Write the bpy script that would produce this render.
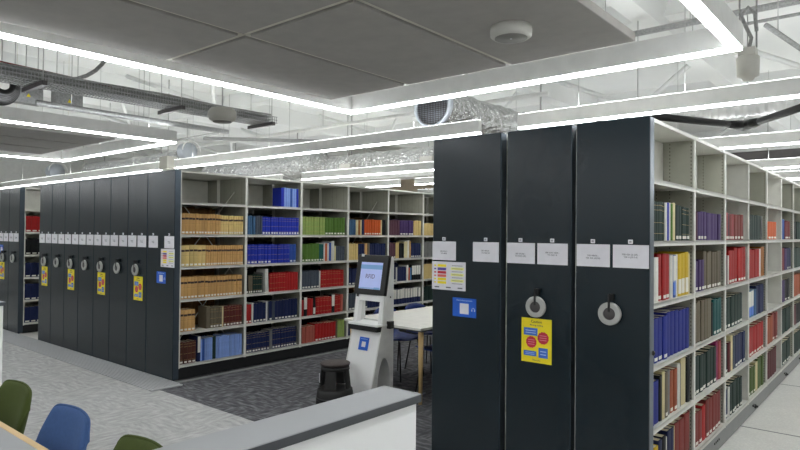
import bpy, math, random
from mathutils import Vector, Matrix, noise
random.seed(7)
for o in list(bpy.data.objects): bpy.data.objects.remove(o)
SC = bpy.context.scene
COL = SC.collection

# ------------------------------------------------------------------ camera, world, exposure
F_PX, YAW, PIT, ROL, CZ = 614.2362, 0.6990, 0.013359, 0.0088766, 1.6435
_r = Vector((math.cos(YAW), math.sin(YAW), 0))
FW = Vector((-math.sin(YAW)*math.cos(PIT), math.cos(YAW)*math.cos(PIT), math.sin(PIT)))
_u = _r.cross(FW)
RT = _r*math.cos(ROL)+_u*math.sin(ROL)
UP = -_r*math.sin(ROL)+_u*math.cos(ROL)
cam = bpy.data.cameras.new('camera'); cam_o = bpy.data.objects.new('camera', cam); COL.objects.link(cam_o)
cam.sensor_width = 36; cam.lens = F_PX/800*36; cam.clip_start = .02; cam.clip_end = 100
M = Matrix((RT, UP, -FW)).transposed().to_4x4(); M.translation = (0, 0, CZ)
cam_o.matrix_world = M
SC.camera = cam_o
def project(P):
    d = Vector(P)-Vector((0, 0, CZ)); z = d.dot(FW)
    if z < .05: return (9999, 9999)
    return (400+F_PX*d.dot(RT)/z, 225-F_PX*d.dot(UP)/z)

w = bpy.data.worlds.new('world'); SC.world = w; w.use_nodes = True
w.node_tree.nodes['Background'].inputs[0].default_value = (.75, .85, 1, 1)
w.node_tree.nodes['Background'].inputs[1].default_value = .3
LIGHT_DOWN = 22.0
LIGHT_UP = 18.0
SC.view_settings.view_transform = 'Standard'; SC.view_settings.look = 'None'
SC.view_settings.exposure = 0.15; SC.view_settings.gamma = 1; SC.view_settings.use_curve_mapping = False

# ------------------------------------------------------------------ materials
def lin(c):
    return tuple(((x/255)/12.92 if x/255 <= .04045 else ((x/255+.055)/1.055)**2.4) for x in c)
MATS = {}
def mat(name, rgb, rough=.6, metal=0, noise_s=0, noise_a=.12, bump=0, bump_s=200, emit=0, vary=0, spec=.5):
    if name in MATS: return MATS[name]
    m = bpy.data.materials.new(name); m.use_nodes = True
    nt = m.node_tree; b = nt.nodes['Principled BSDF']
    c = lin(rgb)+(1,)
    b.inputs['Base Color'].default_value = c; b.inputs['Roughness'].default_value = rough; b.inputs['Metallic'].default_value = metal
    b.inputs['Specular IOR Level'].default_value = spec
    tc = nt.nodes.new('ShaderNodeTexCoord')
    n = nt.nodes.new('ShaderNodeTexNoise'); n.inputs['Scale'].default_value = noise_s or 12; n.inputs['Detail'].default_value = 5
    nt.links.new(tc.outputs['Object'], n.inputs['Vector'])
    hsv = nt.nodes.new('ShaderNodeHueSaturation'); hsv.inputs['Color'].default_value = c
    mr = nt.nodes.new('ShaderNodeMapRange'); mr.inputs['To Min'].default_value = 1-noise_a; mr.inputs['To Max'].default_value = 1+noise_a
    nt.links.new(n.outputs['Fac'], mr.inputs['Value'])
    src = mr.outputs['Result']
    if vary:
        oi = nt.nodes.new('ShaderNodeObjectInfo'); m2 = nt.nodes.new('ShaderNodeMapRange')
        m2.inputs['To Min'].default_value = 1-vary; m2.inputs['To Max'].default_value = 1+vary
        nt.links.new(oi.outputs['Random'], m2.inputs['Value'])
        mu = nt.nodes.new('ShaderNodeMath'); mu.operation = 'MULTIPLY'
        nt.links.new(src, mu.inputs[0]); nt.links.new(m2.outputs['Result'], mu.inputs[1]); src = mu.outputs[0]
    nt.links.new(src, hsv.inputs['Value']); nt.links.new(hsv.outputs['Color'], b.inputs['Base Color'])
    if bump:
        n2 = nt.nodes.new('ShaderNodeTexNoise'); n2.inputs['Scale'].default_value = bump_s; n2.inputs['Detail'].default_value = 3
        nt.links.new(tc.outputs['Object'], n2.inputs['Vector'])
        bp = nt.nodes.new('ShaderNodeBump'); bp.inputs['Strength'].default_value = bump; bp.inputs['Distance'].default_value = .01
        nt.links.new(n2.outputs['Fac'], bp.inputs['Height']); nt.links.new(bp.outputs['Normal'], b.inputs['Normal'])
    if emit:
        b.inputs['Emission Color'].default_value = c; b.inputs['Emission Strength'].default_value = emit
    MATS[name] = m
    return m

def carpet(name, c1, c2, c3):
    m = bpy.data.materials.new(name); m.use_nodes = True; nt = m.node_tree; b = nt.nodes['Principled BSDF']
    b.inputs['Roughness'].default_value = .95; b.inputs['Specular IOR Level'].default_value = .1
    tc = nt.nodes.new('ShaderNodeTexCoord')
    def nse(scale, sc3, det):
        mp = nt.nodes.new('ShaderNodeMapping'); mp.inputs['Scale'].default_value = sc3
        n = nt.nodes.new('ShaderNodeTexNoise'); n.inputs['Scale'].default_value = scale; n.inputs['Detail'].default_value = det
        nt.links.new(tc.outputs['Object'], mp.inputs['Vector']); nt.links.new(mp.outputs['Vector'], n.inputs['Vector']); return n.outputs['Fac']
    a = nse(26, (1, .3, 1), 8); bb = nse(26, (.3, 1, 1), 8)
    ck = nt.nodes.new('ShaderNodeTexChecker'); ck.inputs['Scale'].default_value = 2.0
    mp = nt.nodes.new('ShaderNodeMapping'); mp.inputs['Location'].default_value = (.13, .07, .25)
    nt.links.new(tc.outputs['Object'], mp.inputs['Vector']); nt.links.new(mp.outputs['Vector'], ck.inputs['Vector'])
    mx = nt.nodes.new('ShaderNodeMix'); mx.data_type = 'FLOAT'
    nt.links.new(ck.outputs['Fac'], mx.inputs[0]); nt.links.new(a, mx.inputs[2]); nt.links.new(bb, mx.inputs[3])
    cr = nt.nodes.new('ShaderNodeValToRGB'); e = cr.color_ramp.elements
    e[0].position = .34; e[0].color = lin(c1)+(1,); e[1].position = .66; e[1].color = lin(c3)+(1,)
    k = cr.color_ramp.elements.new(.5); k.color = lin(c2)+(1,)
    nt.links.new(mx.outputs[0], cr.inputs['Fac'])
    fine = nt.nodes.new('ShaderNodeTexNoise'); fine.inputs['Scale'].default_value = 160
    nt.links.new(tc.outputs['Object'], fine.inputs['Vector'])
    mr = nt.nodes.new('ShaderNodeMapRange'); mr.inputs['To Min'].default_value = .75; mr.inputs['To Max'].default_value = 1.25
    nt.links.new(fine.outputs['Fac'], mr.inputs['Value'])
    h = nt.nodes.new('ShaderNodeHueSaturation'); nt.links.new(cr.outputs['Color'], h.inputs['Color']); nt.links.new(mr.outputs['Result'], h.inputs['Value'])
    nt.links.new(h.outputs['Color'], b.inputs['Base Color'])
    bp = nt.nodes.new('ShaderNodeBump'); bp.inputs['Strength'].default_value = .3; bp.inputs['Distance'].default_value = .004
    nt.links.new(fine.outputs['Fac'], bp.inputs['Height']); nt.links.new(bp.outputs['Normal'], b.inputs['Normal'])
    MATS[name] = m
    return m

def perforated():
    m = mat('shelf_enamel_perforated', (168, 168, 154), .45)
    nt = m.node_tree; b = nt.nodes['Principled BSDF']
    tc = nt.nodes.new('ShaderNodeTexCoord'); sp = nt.nodes.new('ShaderNodeSeparateXYZ'); nt.links.new(tc.outputs['Object'], sp.inputs[0])
    def math_(op, a, bv):
        n = nt.nodes.new('ShaderNodeMath'); n.operation = op
        if isinstance(a, (int, float)): n.inputs[0].default_value = a
        else: nt.links.new(a, n.inputs[0])
        if isinstance(bv, (int, float)): n.inputs[1].default_value = bv
        elif bv is not None: nt.links.new(bv, n.inputs[1])
        return n.outputs[0]
    zf = math_('FRACT', math_('MULTIPLY', sp.outputs['Z'], 1/.025), None)
    zm = math_('LESS_THAN', zf, .42)
    ax = math_('ABSOLUTE', sp.outputs['X'], None)          # dist from the unit centre line
    masks = None
    for xc in (.185, .045):
        k = math_('LESS_THAN', math_('ABSOLUTE', math_('SUBTRACT', ax, xc), None), .003)
        masks = k if masks is None else math_('MAXIMUM', masks, k)
    msk = math_('MULTIPLY', zm, masks)
    mx = nt.nodes.new('ShaderNodeMix'); mx.data_type = 'RGBA'
    old = b.inputs['Base Color'].links[0].from_socket
    nt.links.new(msk, mx.inputs[0]); nt.links.new(old, mx.inputs[6]); mx.inputs[7].default_value = (.10, .10, .09, 1)
    nt.links.new(mx.outputs[2], b.inputs['Base Color'])
    return m

def slabs(name):   # pale stone tiles, two metres by sixty centimetres between dark joints
    m = mat(name, (228, 227, 221), .35, noise_s=3, noise_a=.1)
    nt = m.node_tree; b = nt.nodes['Principled BSDF']
    tc = nt.nodes.new('ShaderNodeTexCoord'); sp = nt.nodes.new('ShaderNodeSeparateXYZ'); nt.links.new(tc.outputs['Object'], sp.inputs[0])
    def mm(op, a, bv=None):
        n = nt.nodes.new('ShaderNodeMath'); n.operation = op
        nt.links.new(a, n.inputs[0])
        if bv is not None: n.inputs[1].default_value = bv
        return n.outputs[0]
    j = mm('LESS_THAN', mm('FRACT', mm('MULTIPLY', mm('ADD', sp.outputs['Y'], .01), .5)), .011)
    vo = nt.nodes.new('ShaderNodeTexVoronoi'); vo.inputs['Scale'].default_value = 60
    nt.links.new(tc.outputs['Object'], vo.inputs['Vector'])
    mr = nt.nodes.new('ShaderNodeMapRange'); mr.inputs['To Min'].default_value = .86; mr.inputs['To Max'].default_value = 1.06
    nt.links.new(vo.outputs['Distance'], mr.inputs['Value'])
    mx = nt.nodes.new('ShaderNodeMix'); mx.data_type = 'RGBA'; mx.blend_type = 'MULTIPLY'; mx.inputs[0].default_value = .0
    old = b.inputs['Base Color'].links[0].from_socket
    h = nt.nodes.new('ShaderNodeHueSaturation'); nt.links.new(old, h.inputs['Color']); nt.links.new(mr.outputs['Result'], h.inputs['Value'])
    m2 = nt.nodes.new('ShaderNodeMix'); m2.data_type = 'RGBA'
    nt.links.new(j, m2.inputs[0]); nt.links.new(h.outputs['Color'], m2.inputs[6]); m2.inputs[7].default_value = (.09, .09, .09, 1)
    nt.links.new(m2.outputs[2], b.inputs['Base Color'])
    return m

def foil():
    m = mat('crinkled_foil', (214, 215, 214), .26, .82, bump=0)
    nt = m.node_tree; b = nt.nodes['Principled BSDF']
    tc = nt.nodes.new('ShaderNodeTexCoord')
    v = nt.nodes.new('ShaderNodeTexVoronoi'); v.inputs['Scale'].default_value = 14
    n = nt.nodes.new('ShaderNodeTexNoise'); n.inputs['Scale'].default_value = 22; n.inputs['Detail'].default_value = 6
    nt.links.new(tc.outputs['Object'], v.inputs['Vector']); nt.links.new(tc.outputs['Object'], n.inputs['Vector'])
    ad = nt.nodes.new('ShaderNodeMath'); nt.links.new(v.outputs['Distance'], ad.inputs[0]); nt.links.new(n.outputs['Fac'], ad.inputs[1])
    bp = nt.nodes.new('ShaderNodeBump'); bp.inputs['Strength'].default_value = .9; bp.inputs['Distance'].default_value = .05
    nt.links.new(ad.outputs[0], bp.inputs['Height']); nt.links.new(bp.outputs['Normal'], b.inputs['Normal'])
    return m

M_WALL = mat('painted_wall', (222, 223, 221), .8)
M_CEIL = mat('painted_soffit', (226, 227, 225), .85, noise_s=1.5, noise_a=.05)
M_LCARP = carpet('light_carpet_tiles', (158, 158, 157), (172, 172, 170), (186, 186, 184))
M_DCARP = carpet('dark_carpet_tiles', (70, 70, 73), (92, 92, 95), (122, 122, 125))
M_SLAB = slabs('stone_floor_tiles')
M_RIDGE = mat('ribbed_aluminium', (186, 187, 188), .4, .15)
M_DARKP = mat('slate_enamel', (17, 31, 38), .27, .0, noise_s=2, noise_a=.06, bump=.04, bump_s=400, spec=.45)
M_STEEL = mat('brushed_steel_edge', (78, 88, 98), .3, .6)
M_SHELF = mat('shelf_enamel', (216, 215, 207), .42)
M_PERF = perforated()
M_KDARK = mat('black_plinth', (16, 17, 19), .5)
M_KGREY = mat('grey_plinth', (126, 127, 126), .5)
M_BLACK = mat('black_plastic', (18, 18, 19), .4)
M_RUBBER = mat('dark_rubber', (28, 27, 27), .55, bump=.1)
M_RING = mat('grey_wheel_rim', (176, 176, 172), .4)
M_HUB = mat('dark_wheel_hub', (72, 68, 68), .4)
M_PAPER = mat('white_paper', (226, 224, 230), .7)
M_INK = mat('grey_ink', (95, 95, 102), .7)
M_INKD = mat('dark_ink', (40, 40, 50), .7)
M_YELLOW = mat('yellow_card', (244, 222, 28), .5)
M_BLUE = mat('blue_vinyl', (18, 92, 200), .45)
M_POSTB = mat('poster_blue', (60, 110, 205), .5)
M_POSTR = mat('poster_red', (196, 42, 62), .5)
M_POSTP = mat('poster_violet', (86, 70, 160), .5)
M_PALEB = mat('pale_blue_print', (190, 214, 244), .5)
M_PALEY = mat('pale_yellow_print', (240, 238, 150), .5)
M_WHITE = mat('white_lacquer', (246, 246, 245), .4, noise_a=.015)
M_TABLE = mat('white_laminate', (238, 236, 228), .35)
M_WOOD = mat('pale_oak', (206, 174, 122), .5, noise_s=6, noise_a=.2)
M_GREYTOP = mat('grey_linoleum', (150, 152, 154), .5, noise_s=5, noise_a=.06)
M_DGREY = mat('dark_grey_edge', (72, 75, 79), .5)
M_LIGHTH = mat('light_housing', (226, 226, 223), .5)
M_RAFT = mat('acoustic_felt', (166, 163, 158), .9, bump=.1, bump_s=300)
M_RAFTE = mat('carrier_rail', (215, 213, 200), .6)
M_GALV = mat('galvanised_steel', (158, 159, 158), .45, .3, noise_s=60, noise_a=.5)
M_CABLE = mat('grey_cable', (136, 136, 134), .6, noise_s=60, noise_a=.7)
M_FOIL = foil()
M_DUCT = mat('painted_duct', (190, 196, 204), .4, .3)
M_SPEAK = mat('speaker_grille', (160, 158, 150), .7)
M_BEIGE = mat('beige_plastic', (184, 182, 174), .5)
M_WIRE = mat('steel_wire', (176, 176, 174), .4, .5)
M_RED = mat('red_cable', (120, 30, 36), .5)
M_GREEN_F = mat('olive_wool', (72, 84, 34), .95, bump=.5, bump_s=500, noise_s=60, noise_a=.15)
M_BLUE_F = mat('blue_wool', (66, 96, 146), .95, bump=.5, bump_s=500, noise_s=60, noise_a=.15)
M_NAVY_F = mat('royal_blue_shell', (26, 50, 120), .5)
M_BRICK = mat('tan_back_wall', (205, 190, 168), .8)
M_LED = mat('led_diffuser', (250, 253, 255), .5, emit=LIGHT_DOWN)
M_LEDU = mat('led_uplight', (250, 253, 255), .5, emit=LIGHT_UP)
M_SCREEN = mat('screen_glow', (150, 162, 204), .3, emit=.45)
M_SCRH = mat('screen_header', (92, 128, 168), .3, emit=.6)
M_SCRT = mat('screen_lettering', (84, 60, 110), .3, emit=.3)
M_PAGE = mat('page_paper', (214, 204, 178), .8, noise_s=150, noise_a=.15)

# ------------------------------------------------------------------ mesh builder
class MB:
    def __init__(s): s.v = []; s.f = []; s.mi = []; s.sm = []; s.mats = []
    def _m(s, m):
        if m is None: return 0
        if m not in s.mats: s.mats.append(m)
        return s.mats.index(m)
    def add(s, vs, fs, m=None, smooth=False, X=None):
        b = len(s.v); k = s._m(m)
        for p in vs:
            p = Vector(p)
            s.v.append(tuple(X @ p) if X else tuple(p))
        for f in fs: s.f.append([b+i for i in f]); s.mi.append(k); s.sm.append(smooth)
        return s
    def box(s, x0, x1, y0, y1, z0, z1, m=None, X=None):
        return s.add([(x0,y0,z0),(x1,y0,z0),(x1,y1,z0),(x0,y1,z0),(x0,y0,z1),(x1,y0,z1),(x1,y1,z1),(x0,y1,z1)],
              [(0,3,2,1),(4,5,6,7),(0,1,5,4),(1,2,6,5),(2,3,7,6),(3,0,4,7)], m, False, X)
    def tube(s, pts, r, n=8, m=None, caps=True, smooth=True, rs=None):
        pts = [Vector(p) for p in pts]; vs = []; fs = []
        t0 = (pts[1]-pts[0]).normalized()
        a = Vector((0,0,1)) if abs(t0.z) < .9 else Vector((1,0,0))
        u = t0.cross(a).normalized()
        for i, p in enumerate(pts):
            t = (pts[min(i+1,len(pts)-1)]-pts[max(i-1,0)]).normalized()
            u = (u-t*u.dot(t)).normalized(); v = t.cross(u)
            rr = rs[i] if rs else r
            for k in range(n):
                an = 2*math.pi*k/n; vs.append(p+u*rr*math.cos(an)+v*rr*math.sin(an))
        for i in range(len(pts)-1):
            for k in range(n): fs.append((i*n+k, i*n+(k+1)%n, (i+1)*n+(k+1)%n, (i+1)*n+k))
        if caps: fs.append(tuple(range(n))[::-1]); fs.append(tuple((len(pts)-1)*n+k for k in range(n)))
        return s.add(vs, fs, m, smooth)
    def lathe(s, prof, n=32, m=None, c=(0,0,0), axis='Z', smooth=True, closed=False):
        vs = []; fs = []
        for r, h in prof:
            for k in range(n):
                a = 2*math.pi*k/n; x, y = r*math.cos(a), r*math.sin(a)
                q = {'Z': (x,y,h), 'Y': (x,h,y), 'X': (h,x,y)}[axis]
                vs.append(Vector(q)+Vector(c))
        L = len(prof)
        for i in range(L-1 if not closed else L):
            j = (i+1) % L
            for k in range(n): fs.append((i*n+k, i*n+(k+1)%n, j*n+(k+1)%n, j*n+k))
        if not closed:
            if prof[0][0] > 1e-6: fs.append(tuple(range(n))[::-1])
            if prof[-1][0] > 1e-6: fs.append(tuple((L-1)*n+k for k in range(n)))
        return s.add(vs, fs, m, smooth)
    def prism(s, poly, a, b, axis='X', m=None):   # poly in the other two axes
        n = len(poly); vs = []
        for t in (a, b):
            for p, q in poly: vs.append({'X': (t,p,q), 'Y': (p,t,q), 'Z': (p,q,t)}[axis])
        fs = [tuple(range(n)), tuple(range(2*n-1, n-1, -1))]+[(i, i+n, (i+1)%n+n, (i+1)%n) for i in range(n)]
        return s.add(vs, fs, m)
    def mesh(s, name, m=None):
        me = bpy.data.meshes.new(name); me.from_pydata(s.v, [], s.f)
        for x in (s.mats or [m]): me.materials.append(x)
        me.polygons.foreach_set('material_index', s.mi); me.polygons.foreach_set('use_smooth', s.sm)
        me.update()
        import bmesh
        bm = bmesh.new(); bm.from_mesh(me); bmesh.ops.recalc_face_normals(bm, faces=bm.faces); bm.to_mesh(me); bm.free()
        return me
    def build(s, name, m=None, parent=None, bevel=0, seg=2):
        o = bpy.data.objects.new(name, s.mesh(name, m)); COL.objects.link(o)
        if parent is not None: o.parent = parent
        if bevel:
            b = o.modifiers.new('bevel', 'BEVEL'); b.width = bevel; b.segments = seg; b.limit_method = 'ANGLE'
        return o
def tag(o, label, cat, group=None):
    o['label'] = label; o['category'] = cat
    if group: o['group'] = group
    return o
def thing(name, label, cat, loc=(0,0,0), rz=0, group=None):
    o = bpy.data.objects.new(name, None); COL.objects.link(o); o.location = loc; o.rotation_euler = (0,0,rz)
    o.empty_display_size = .05
    return tag(o, label, cat, group)
def struct(name, mb, m=None):
    o = mb.build(name, m); o['kind'] = 'structure'; return o
def part(name, me, parent, loc=(0,0,0)):
    o = bpy.data.objects.new(name, me); COL.objects.link(o); o.parent = parent; o.location = loc; return o
def copy_tree(o, parent=None):
    c = o.copy(); COL.objects.link(c)
    if parent is not None: c.parent = parent
    for ch in list(o.children): copy_tree(ch, c)
    return c
_txt = {}
def text_mesh(s, size, m, align='CENTER'):
    k = (s, size, m.name, align)
    if k in _txt: return _txt[k]
    cu = bpy.data.curves.new('lettering', 'FONT'); cu.body = s; cu.size = size; cu.align_x = align; cu.resolution_u = 2
    cu.extrude = .0004; cu.space_line = 1.1; cu.offset = size*.004
    o = bpy.data.objects.new('lettering', cu); COL.objects.link(o)
    bpy.context.view_layer.update()
    me = bpy.data.meshes.new_from_object(o.evaluated_get(bpy.context.evaluated_depsgraph_get()))
    me.materials.clear(); me.materials.append(m)
    bpy.data.objects.remove(o)
    _txt[k] = me
    return me
def lettering(s, size, m, parent, loc, rot=(math.pi/2, 0, 0), align='CENTER'):
    o = part('lettering', text_mesh(s, size, m, align), parent, loc); o.rotation_euler = rot; return o

# ------------------------------------------------------------------ the room
X0, X1, Y0, Y1, ZC = -19, 3.5, -4, 15, 4.0
struct('floor', MB().box(X0, X1, Y0, 3.29, -.1, 0), M_LCARP)
struct('floor_dark_carpet', MB().box(-6.75, -1.3, 3.29, Y1, -.1, 0), M_DCARP)
struct('floor_stone', MB().box(-1.3, X1, 3.29, Y1, -.1, 0).box(X0, -6.75, 3.29, Y1, -.1, 0), M_SLAB)
struct('ceiling', MB().box(X0, X1, Y0, Y1, ZC, ZC+.15), M_CEIL)
struct('wall_left', MB().box(X0-.15, X0, Y0, Y1, 0, ZC), M_WALL)
struct('wall_right', MB().box(X1, X1+.15, Y0, Y1, 0, ZC), M_WALL)
struct('wall_rear', MB().box(X0, X1, Y0-.15, Y0, 0, ZC), M_WALL)
struct('wall_far', MB().box(X0, X1, Y1, Y1+.15, 0, ZC, M_WALL).box(-13, -3.4, Y1-.06, Y1, 0, 3.4, M_BRICK), M_WALL)
n = 0
for x in (-17.2, -14.6, -12.0, -9.4, -6.9, -4.3, -2.0, .6):
    n += 1; struct('trim_%d' % n, MB().prism([(x-.18, ZC), (x-.10, ZC-.3), (x+.10, ZC-.3), (x+.18, ZC)], Y0, Y1, 'Y'), M_CEIL)
for y in (-1.5, 2.4, 6.3, 10.2):
    n += 1; struct('trim_%d' % n, MB().box(X0, X1, y-.1, y+.1, ZC-.22, ZC), M_CEIL)
for i, y in enumerate((0.4, 4.4, 8.3, 12.3)):    # diagonal white ties under the soffit
    n += 1; mb = MB()
    for x in (-16, -13.2, -10.6, -8.0, -5.6, -3.1, -.6): mb.tube([(x-1.1, y, ZC-.03), (x, y+.8, ZC-.5), (x+1.1, y, ZC-.03)], .035, 6)
    struct('trim_%d' % n, mb, M_CEIL)
# ribbed ramp strip along the fronts of the left-hand shelving
def ramp():
    t = thing('ribbed_ramp', 'ribbed pale metal ramp strip running along the feet of the left bank of shelving', 'ramp', (0, 0, 0))
    mb = MB(); y0, y1 = 3.2, 3.545; k = 12
    for i in range(k):
        a = y0+(y1-y0)*i/k; b = a+(y1-y0)/k; z = .004+.012*i/k
        mb.box(-11.9, -6.03+.0*i, a+.004, b-.008, 0, z+.006)
    mb.box(-11.9, -6.03, y0, y1, 0, .003)
    mb.build('ribbed_plate', M_RIDGE, t)
    MB().box(-6.03, -5.99, 3.2, 3.55, 0, .012).build('end_trim', M_RIDGE, t)
ramp()
struct('trim_rail', MB().box(-6.17, -6.10, 3.56, 11.4, 0, .006), M_KGREY)

# ------------------------------------------------------------------ mobile shelving
RX, LX, SY, H, SP, BAY = -1.158, -6.2065, 3.6242, 2.32, .3606, .8775
YF = 3.55                                 # front plane of the end panels
BR, BL = .883, .8724
def shelf_unit(label, xl, xr, nb, bay, level='full', mid=False, wheel=True, kick=M_KDARK, group=None, braces=(), lip_right=True):
    cx = (xl+xr)/2; hw = (xr-xl)/2-.004
    t = thing('mobile_shelving_unit', label, 'shelving', (cx, YF, 0), 0, group)
    s0 = SY-YF
    MB().box(-hw, hw, 0, .026, .01, H).build('end_panel', M_DARKP, t, .003)
    MB().box(hw-.002, hw+.003, .004, s0-.004, .02, H-.004).box(-hw-.003, -hw+.002, .004, s0-.004, .02, H-.004).build('edge_strip', M_STEEL, t)
    L = nb*bay+.03
    if bay == BR: MB().box(-hw-.013, -hw-.004, .02, s0+.02, .05, H-.03).build('frame_post', M_SHELF, t)
    MB().box(-hw+.006, hw-.006, s0-.015, s0+L, H-.022, H).build('top_cover', M_SHELF, t)
    MB().box(-hw+.01, hw-.01, s0, s0+L, .012, .135).build('plinth', kick, t)
    if wheel:
        wz = 1.186
        wr = MB().lathe([(.036, -.012), (.036, -.034), (.063, -.034), (.067, -.030), (.067, -.014), (.063, -.012)], 48, None, (0, 0, wz), 'Y', closed=True, smooth=False).build('wheel_handle', M_RING, t)
        MB().lathe([(.0001, -.034), (.030, -.034), (.0355, -.028), (.0355, 0), (.0001, 0)], 32, None, (0, 0, wz), 'Y').build('hub', M_HUB, wr)
        MB().box(-.0065, .0065, -.04, -.032, wz+.012, wz+.115).box(-.0065, .022, -.032, 0, wz+.078, wz+.115).build('lock_bracket', M_BLACK, wr, .002)
    if level == 'shell':
        MB().box(-hw+.006, hw-.006, s0, s0+.03, .13, H-.02).build('upright', M_SHELF, t)
        MB().box(-.005, .005, s0+.03, s0+L, .13, H-.02).build('mid_panel', M_SHELF, t)
        return t
    um = MB().box(-hw+.006, -hw+.018, 0, .03, .13, H-.02).box(hw-.018, hw-.006, 0, .03, .13, H-.02).box(-hw+.018, hw-.018, .012, .018, .13, H-.02, M_PERF)
    um.mats = [M_SHELF, M_PERF]; um.mi = [0]*12+[1]*6
    me = um.mesh('upright')
    me2 = me.copy(); me2.materials[1] = M_SHELF
    for i in range(nb+1): part('upright', me2 if (bay == BR and i in (3, 5, 8)) else me, t, (0, s0-.015+i*bay, 0))
    lipm = MB().box(-hw+.004, hw-.004, .0155, bay-.0155, -.003, .012).box(hw-.008, hw-.004, .0155, bay-.0155, -.018, .012).box(-hw+.004, -hw+.008, .0155, bay-.0155, -.018, .012).mesh('shelf', M_SHELF)
    for i in range(nb):
        for k in range(1, 7): part('shelf', lipm, t, (0, s0+i*bay, H-k*SP))
    if mid:
        mm = MB().box(-.004, .004, .016, bay-.016, H-SP+.014, H-.03).mesh('mid_panel', M_SHELF)
        for i in range(nb): part('mid_panel', mm, t, (-(-.0), s0+i*bay, 0))
    for (b, za, zb) in braces:
        MB().tube([(hw-.232, s0+b*bay+.02, za), (hw-.232, s0+(b+1)*bay-.02, zb)], .005, 6).tube([(hw-.242, s0+b*bay+.02, zb), (hw-.242, s0+(b+1)*bay-.02, za)], .005, 6).build('cross_brace', M_SHELF, t)
    return t

ORD = ['', 'first', 'second', 'third', 'fourth', 'fifth', 'sixth', 'seventh', 'eighth', 'ninth', 'tenth', 'eleventh', 'twelfth',
       'thirteenth', 'fourteenth', 'fifteenth', 'sixteenth', 'seventeenth', 'eighteenth', 'nineteenth', 'twentieth', 'twenty-first',
       'twenty-second', 'twenty-third', 'twenty-fourth', 'twenty-fifth', 'twenty-sixth', 'twenty-seventh']
# right-hand group
shelf_unit('dark slate shelving unit without a wheel, leftmost of the three large units at right', -2.674, -2.110, 11, BR, 'full', True, False)
shelf_unit('dark slate shelving unit with yellow poster, middle of the three large units at right', -2.066, -1.614, 11, BR, 'full', True, True)
R_UNIT = shelf_unit('dark slate shelving unit full of books facing the stone aisle at right', -1.587, -1.146, 11, BR, 'full', True, True, M_KGREY)
# left-hand group
edges = [-9.997, -9.540, -9.083, -8.626, -8.169, -7.712, -7.255, -6.793]
labs = ['leftmost wheeled unit of the long left bank, beside the narrow open aisle',
 'second wheeled unit of the long left bank, no poster under its wheel',
 'third wheeled unit of the long left bank, yellow poster under its wheel',
 'fourth wheeled unit of the long left bank, no poster under its wheel',
 'fifth wheeled unit of the long left bank, yellow poster under its wheel',
 'sixth wheeled unit of the long left bank, no poster under its wheel',
 'seventh wheeled unit of the long left bank, nearest one with a wheel and yellow poster']
for i in range(7):
    full = i == 6
    shelf_unit(labs[i], edges[i], edges[i+1]-.003, 8, BL, 'full' if full else 'shell', full, True)
L_UNIT = shelf_unit('wider dark slate end unit of the left bank, shelves of books facing the kiosk', -6.790, -6.199, 8, BL, 'full', False, False,
   braces=[(0, 1.13, 2.13), (0, .27, 1.27), (3, 1.13, 2.13), (3, .27, 1.27)])
F_UNIT = shelf_unit('shelving unit at the far left, its books seen through the narrow aisle', -11.27, -10.81, 4, BL, 'full', True, True, braces=[(0, .4, 1.2)])
shelf_unit('outermost dark slate shelving unit at the left edge of the photo', -11.73, -11.273, 4, BL, 'shell', True, True)

# knobs and bolts on the grey plinth of the right unit
for y in (6.5, 8.25, 9.4):
    MB().lathe([(.0001, 0), (.02, 0), (.02, .012), (.01, .016), (.01, .028), (.0001, .028)], 16, None, (.2165, y-YF, .07), 'X').box(.2165, .228, y-YF-.1, y-YF-.04, .085, .10).build('brake_knob', M_BLACK, R_UNIT)
mb = MB()
for k in range(4): mb.lathe([(.0001, .2165), (.009, .2165), (.007, .221), (.0001, .221)], 10, None, (0, 5.02-YF+.045*k, .10), 'X')
mb.build('plinth_bolts', M_BLACK, R_UNIT)
for z in (.98, ):
    MB().lathe([(.0001, 0), (.014, 0), (.014, .01), (.0001, .016)], 16, None, (.226, .03, z), 'X').build('buffer', M_BLACK, R_UNIT)
for x in (-1.30, -1.47): MB().lathe([(.02, H), (.02, H+.012), (.0001, H+.014)], 16, None, (x+1.3665, .05, 0), 'Z').build('top_cap', M_BLACK, R_UNIT)

# ------------------------------------------------------------------ signs
def paper_sign(label, x0, z0=1.455, wd=.205, ht=.133, lines='SER 470.5 (42)-\nSER 470.6 (05)', size=.0135, y=YF-.001, group='white paper range signs', tx=0, tz=0, clip_dx=0):
    t = thing('paper_sign', label, 'sign', (x0+wd/2, y-.0012, z0+ht/2), 0, None)
    MB().box(-wd/2, wd/2, -.0012, 0, -ht/2, ht/2).build('sheet', M_PAPER, t)
    lettering(lines, size, M_INK, t, (tx, -.0016, tz))
    MB().box(clip_dx-.013, clip_dx+.013, -.006, .0012, ht/2+.006, ht/2+.03).build('clip', M_PAPER, t, .002)
    MB().box(clip_dx-.007, clip_dx+.007, -.0065, -.006, ht/2+.012, ht/2+.024).build('clip_number', M_GREYTOP, t)
    return t
rs = [(-2.674, 'white paper sign at the left edge of the leftmost large unit, above the colour chart', 'SER 470.5 -\nTO 480.5', -.0, -.008),
      (-2.328, 'white paper sign at the right of the leftmost large unit', 'SER 480.64 -\nTO 500.240', 0, .004),
      (-2.064, 'left white paper sign on the large middle unit with the yellow poster', 'SER 50 (25) -\nTO 510.5 (42)', 0, -.008),
      (-1.842, 'right white paper sign on the large middle unit with the yellow poster', 'SER 510.5 (420) -\nTO 520.5 B', 0, .004),
      (-1.580, 'left white paper sign on the large unit beside the open bookshelves', 'TER 400/05 -\nTER 420 (02/05)', 0, -.006),
      (-1.357, 'right white paper sign on the large unit beside the open bookshelves', 'TER 420 (2) (05) -\nTER 4 (20.5.4)', 0, .006)]
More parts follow.
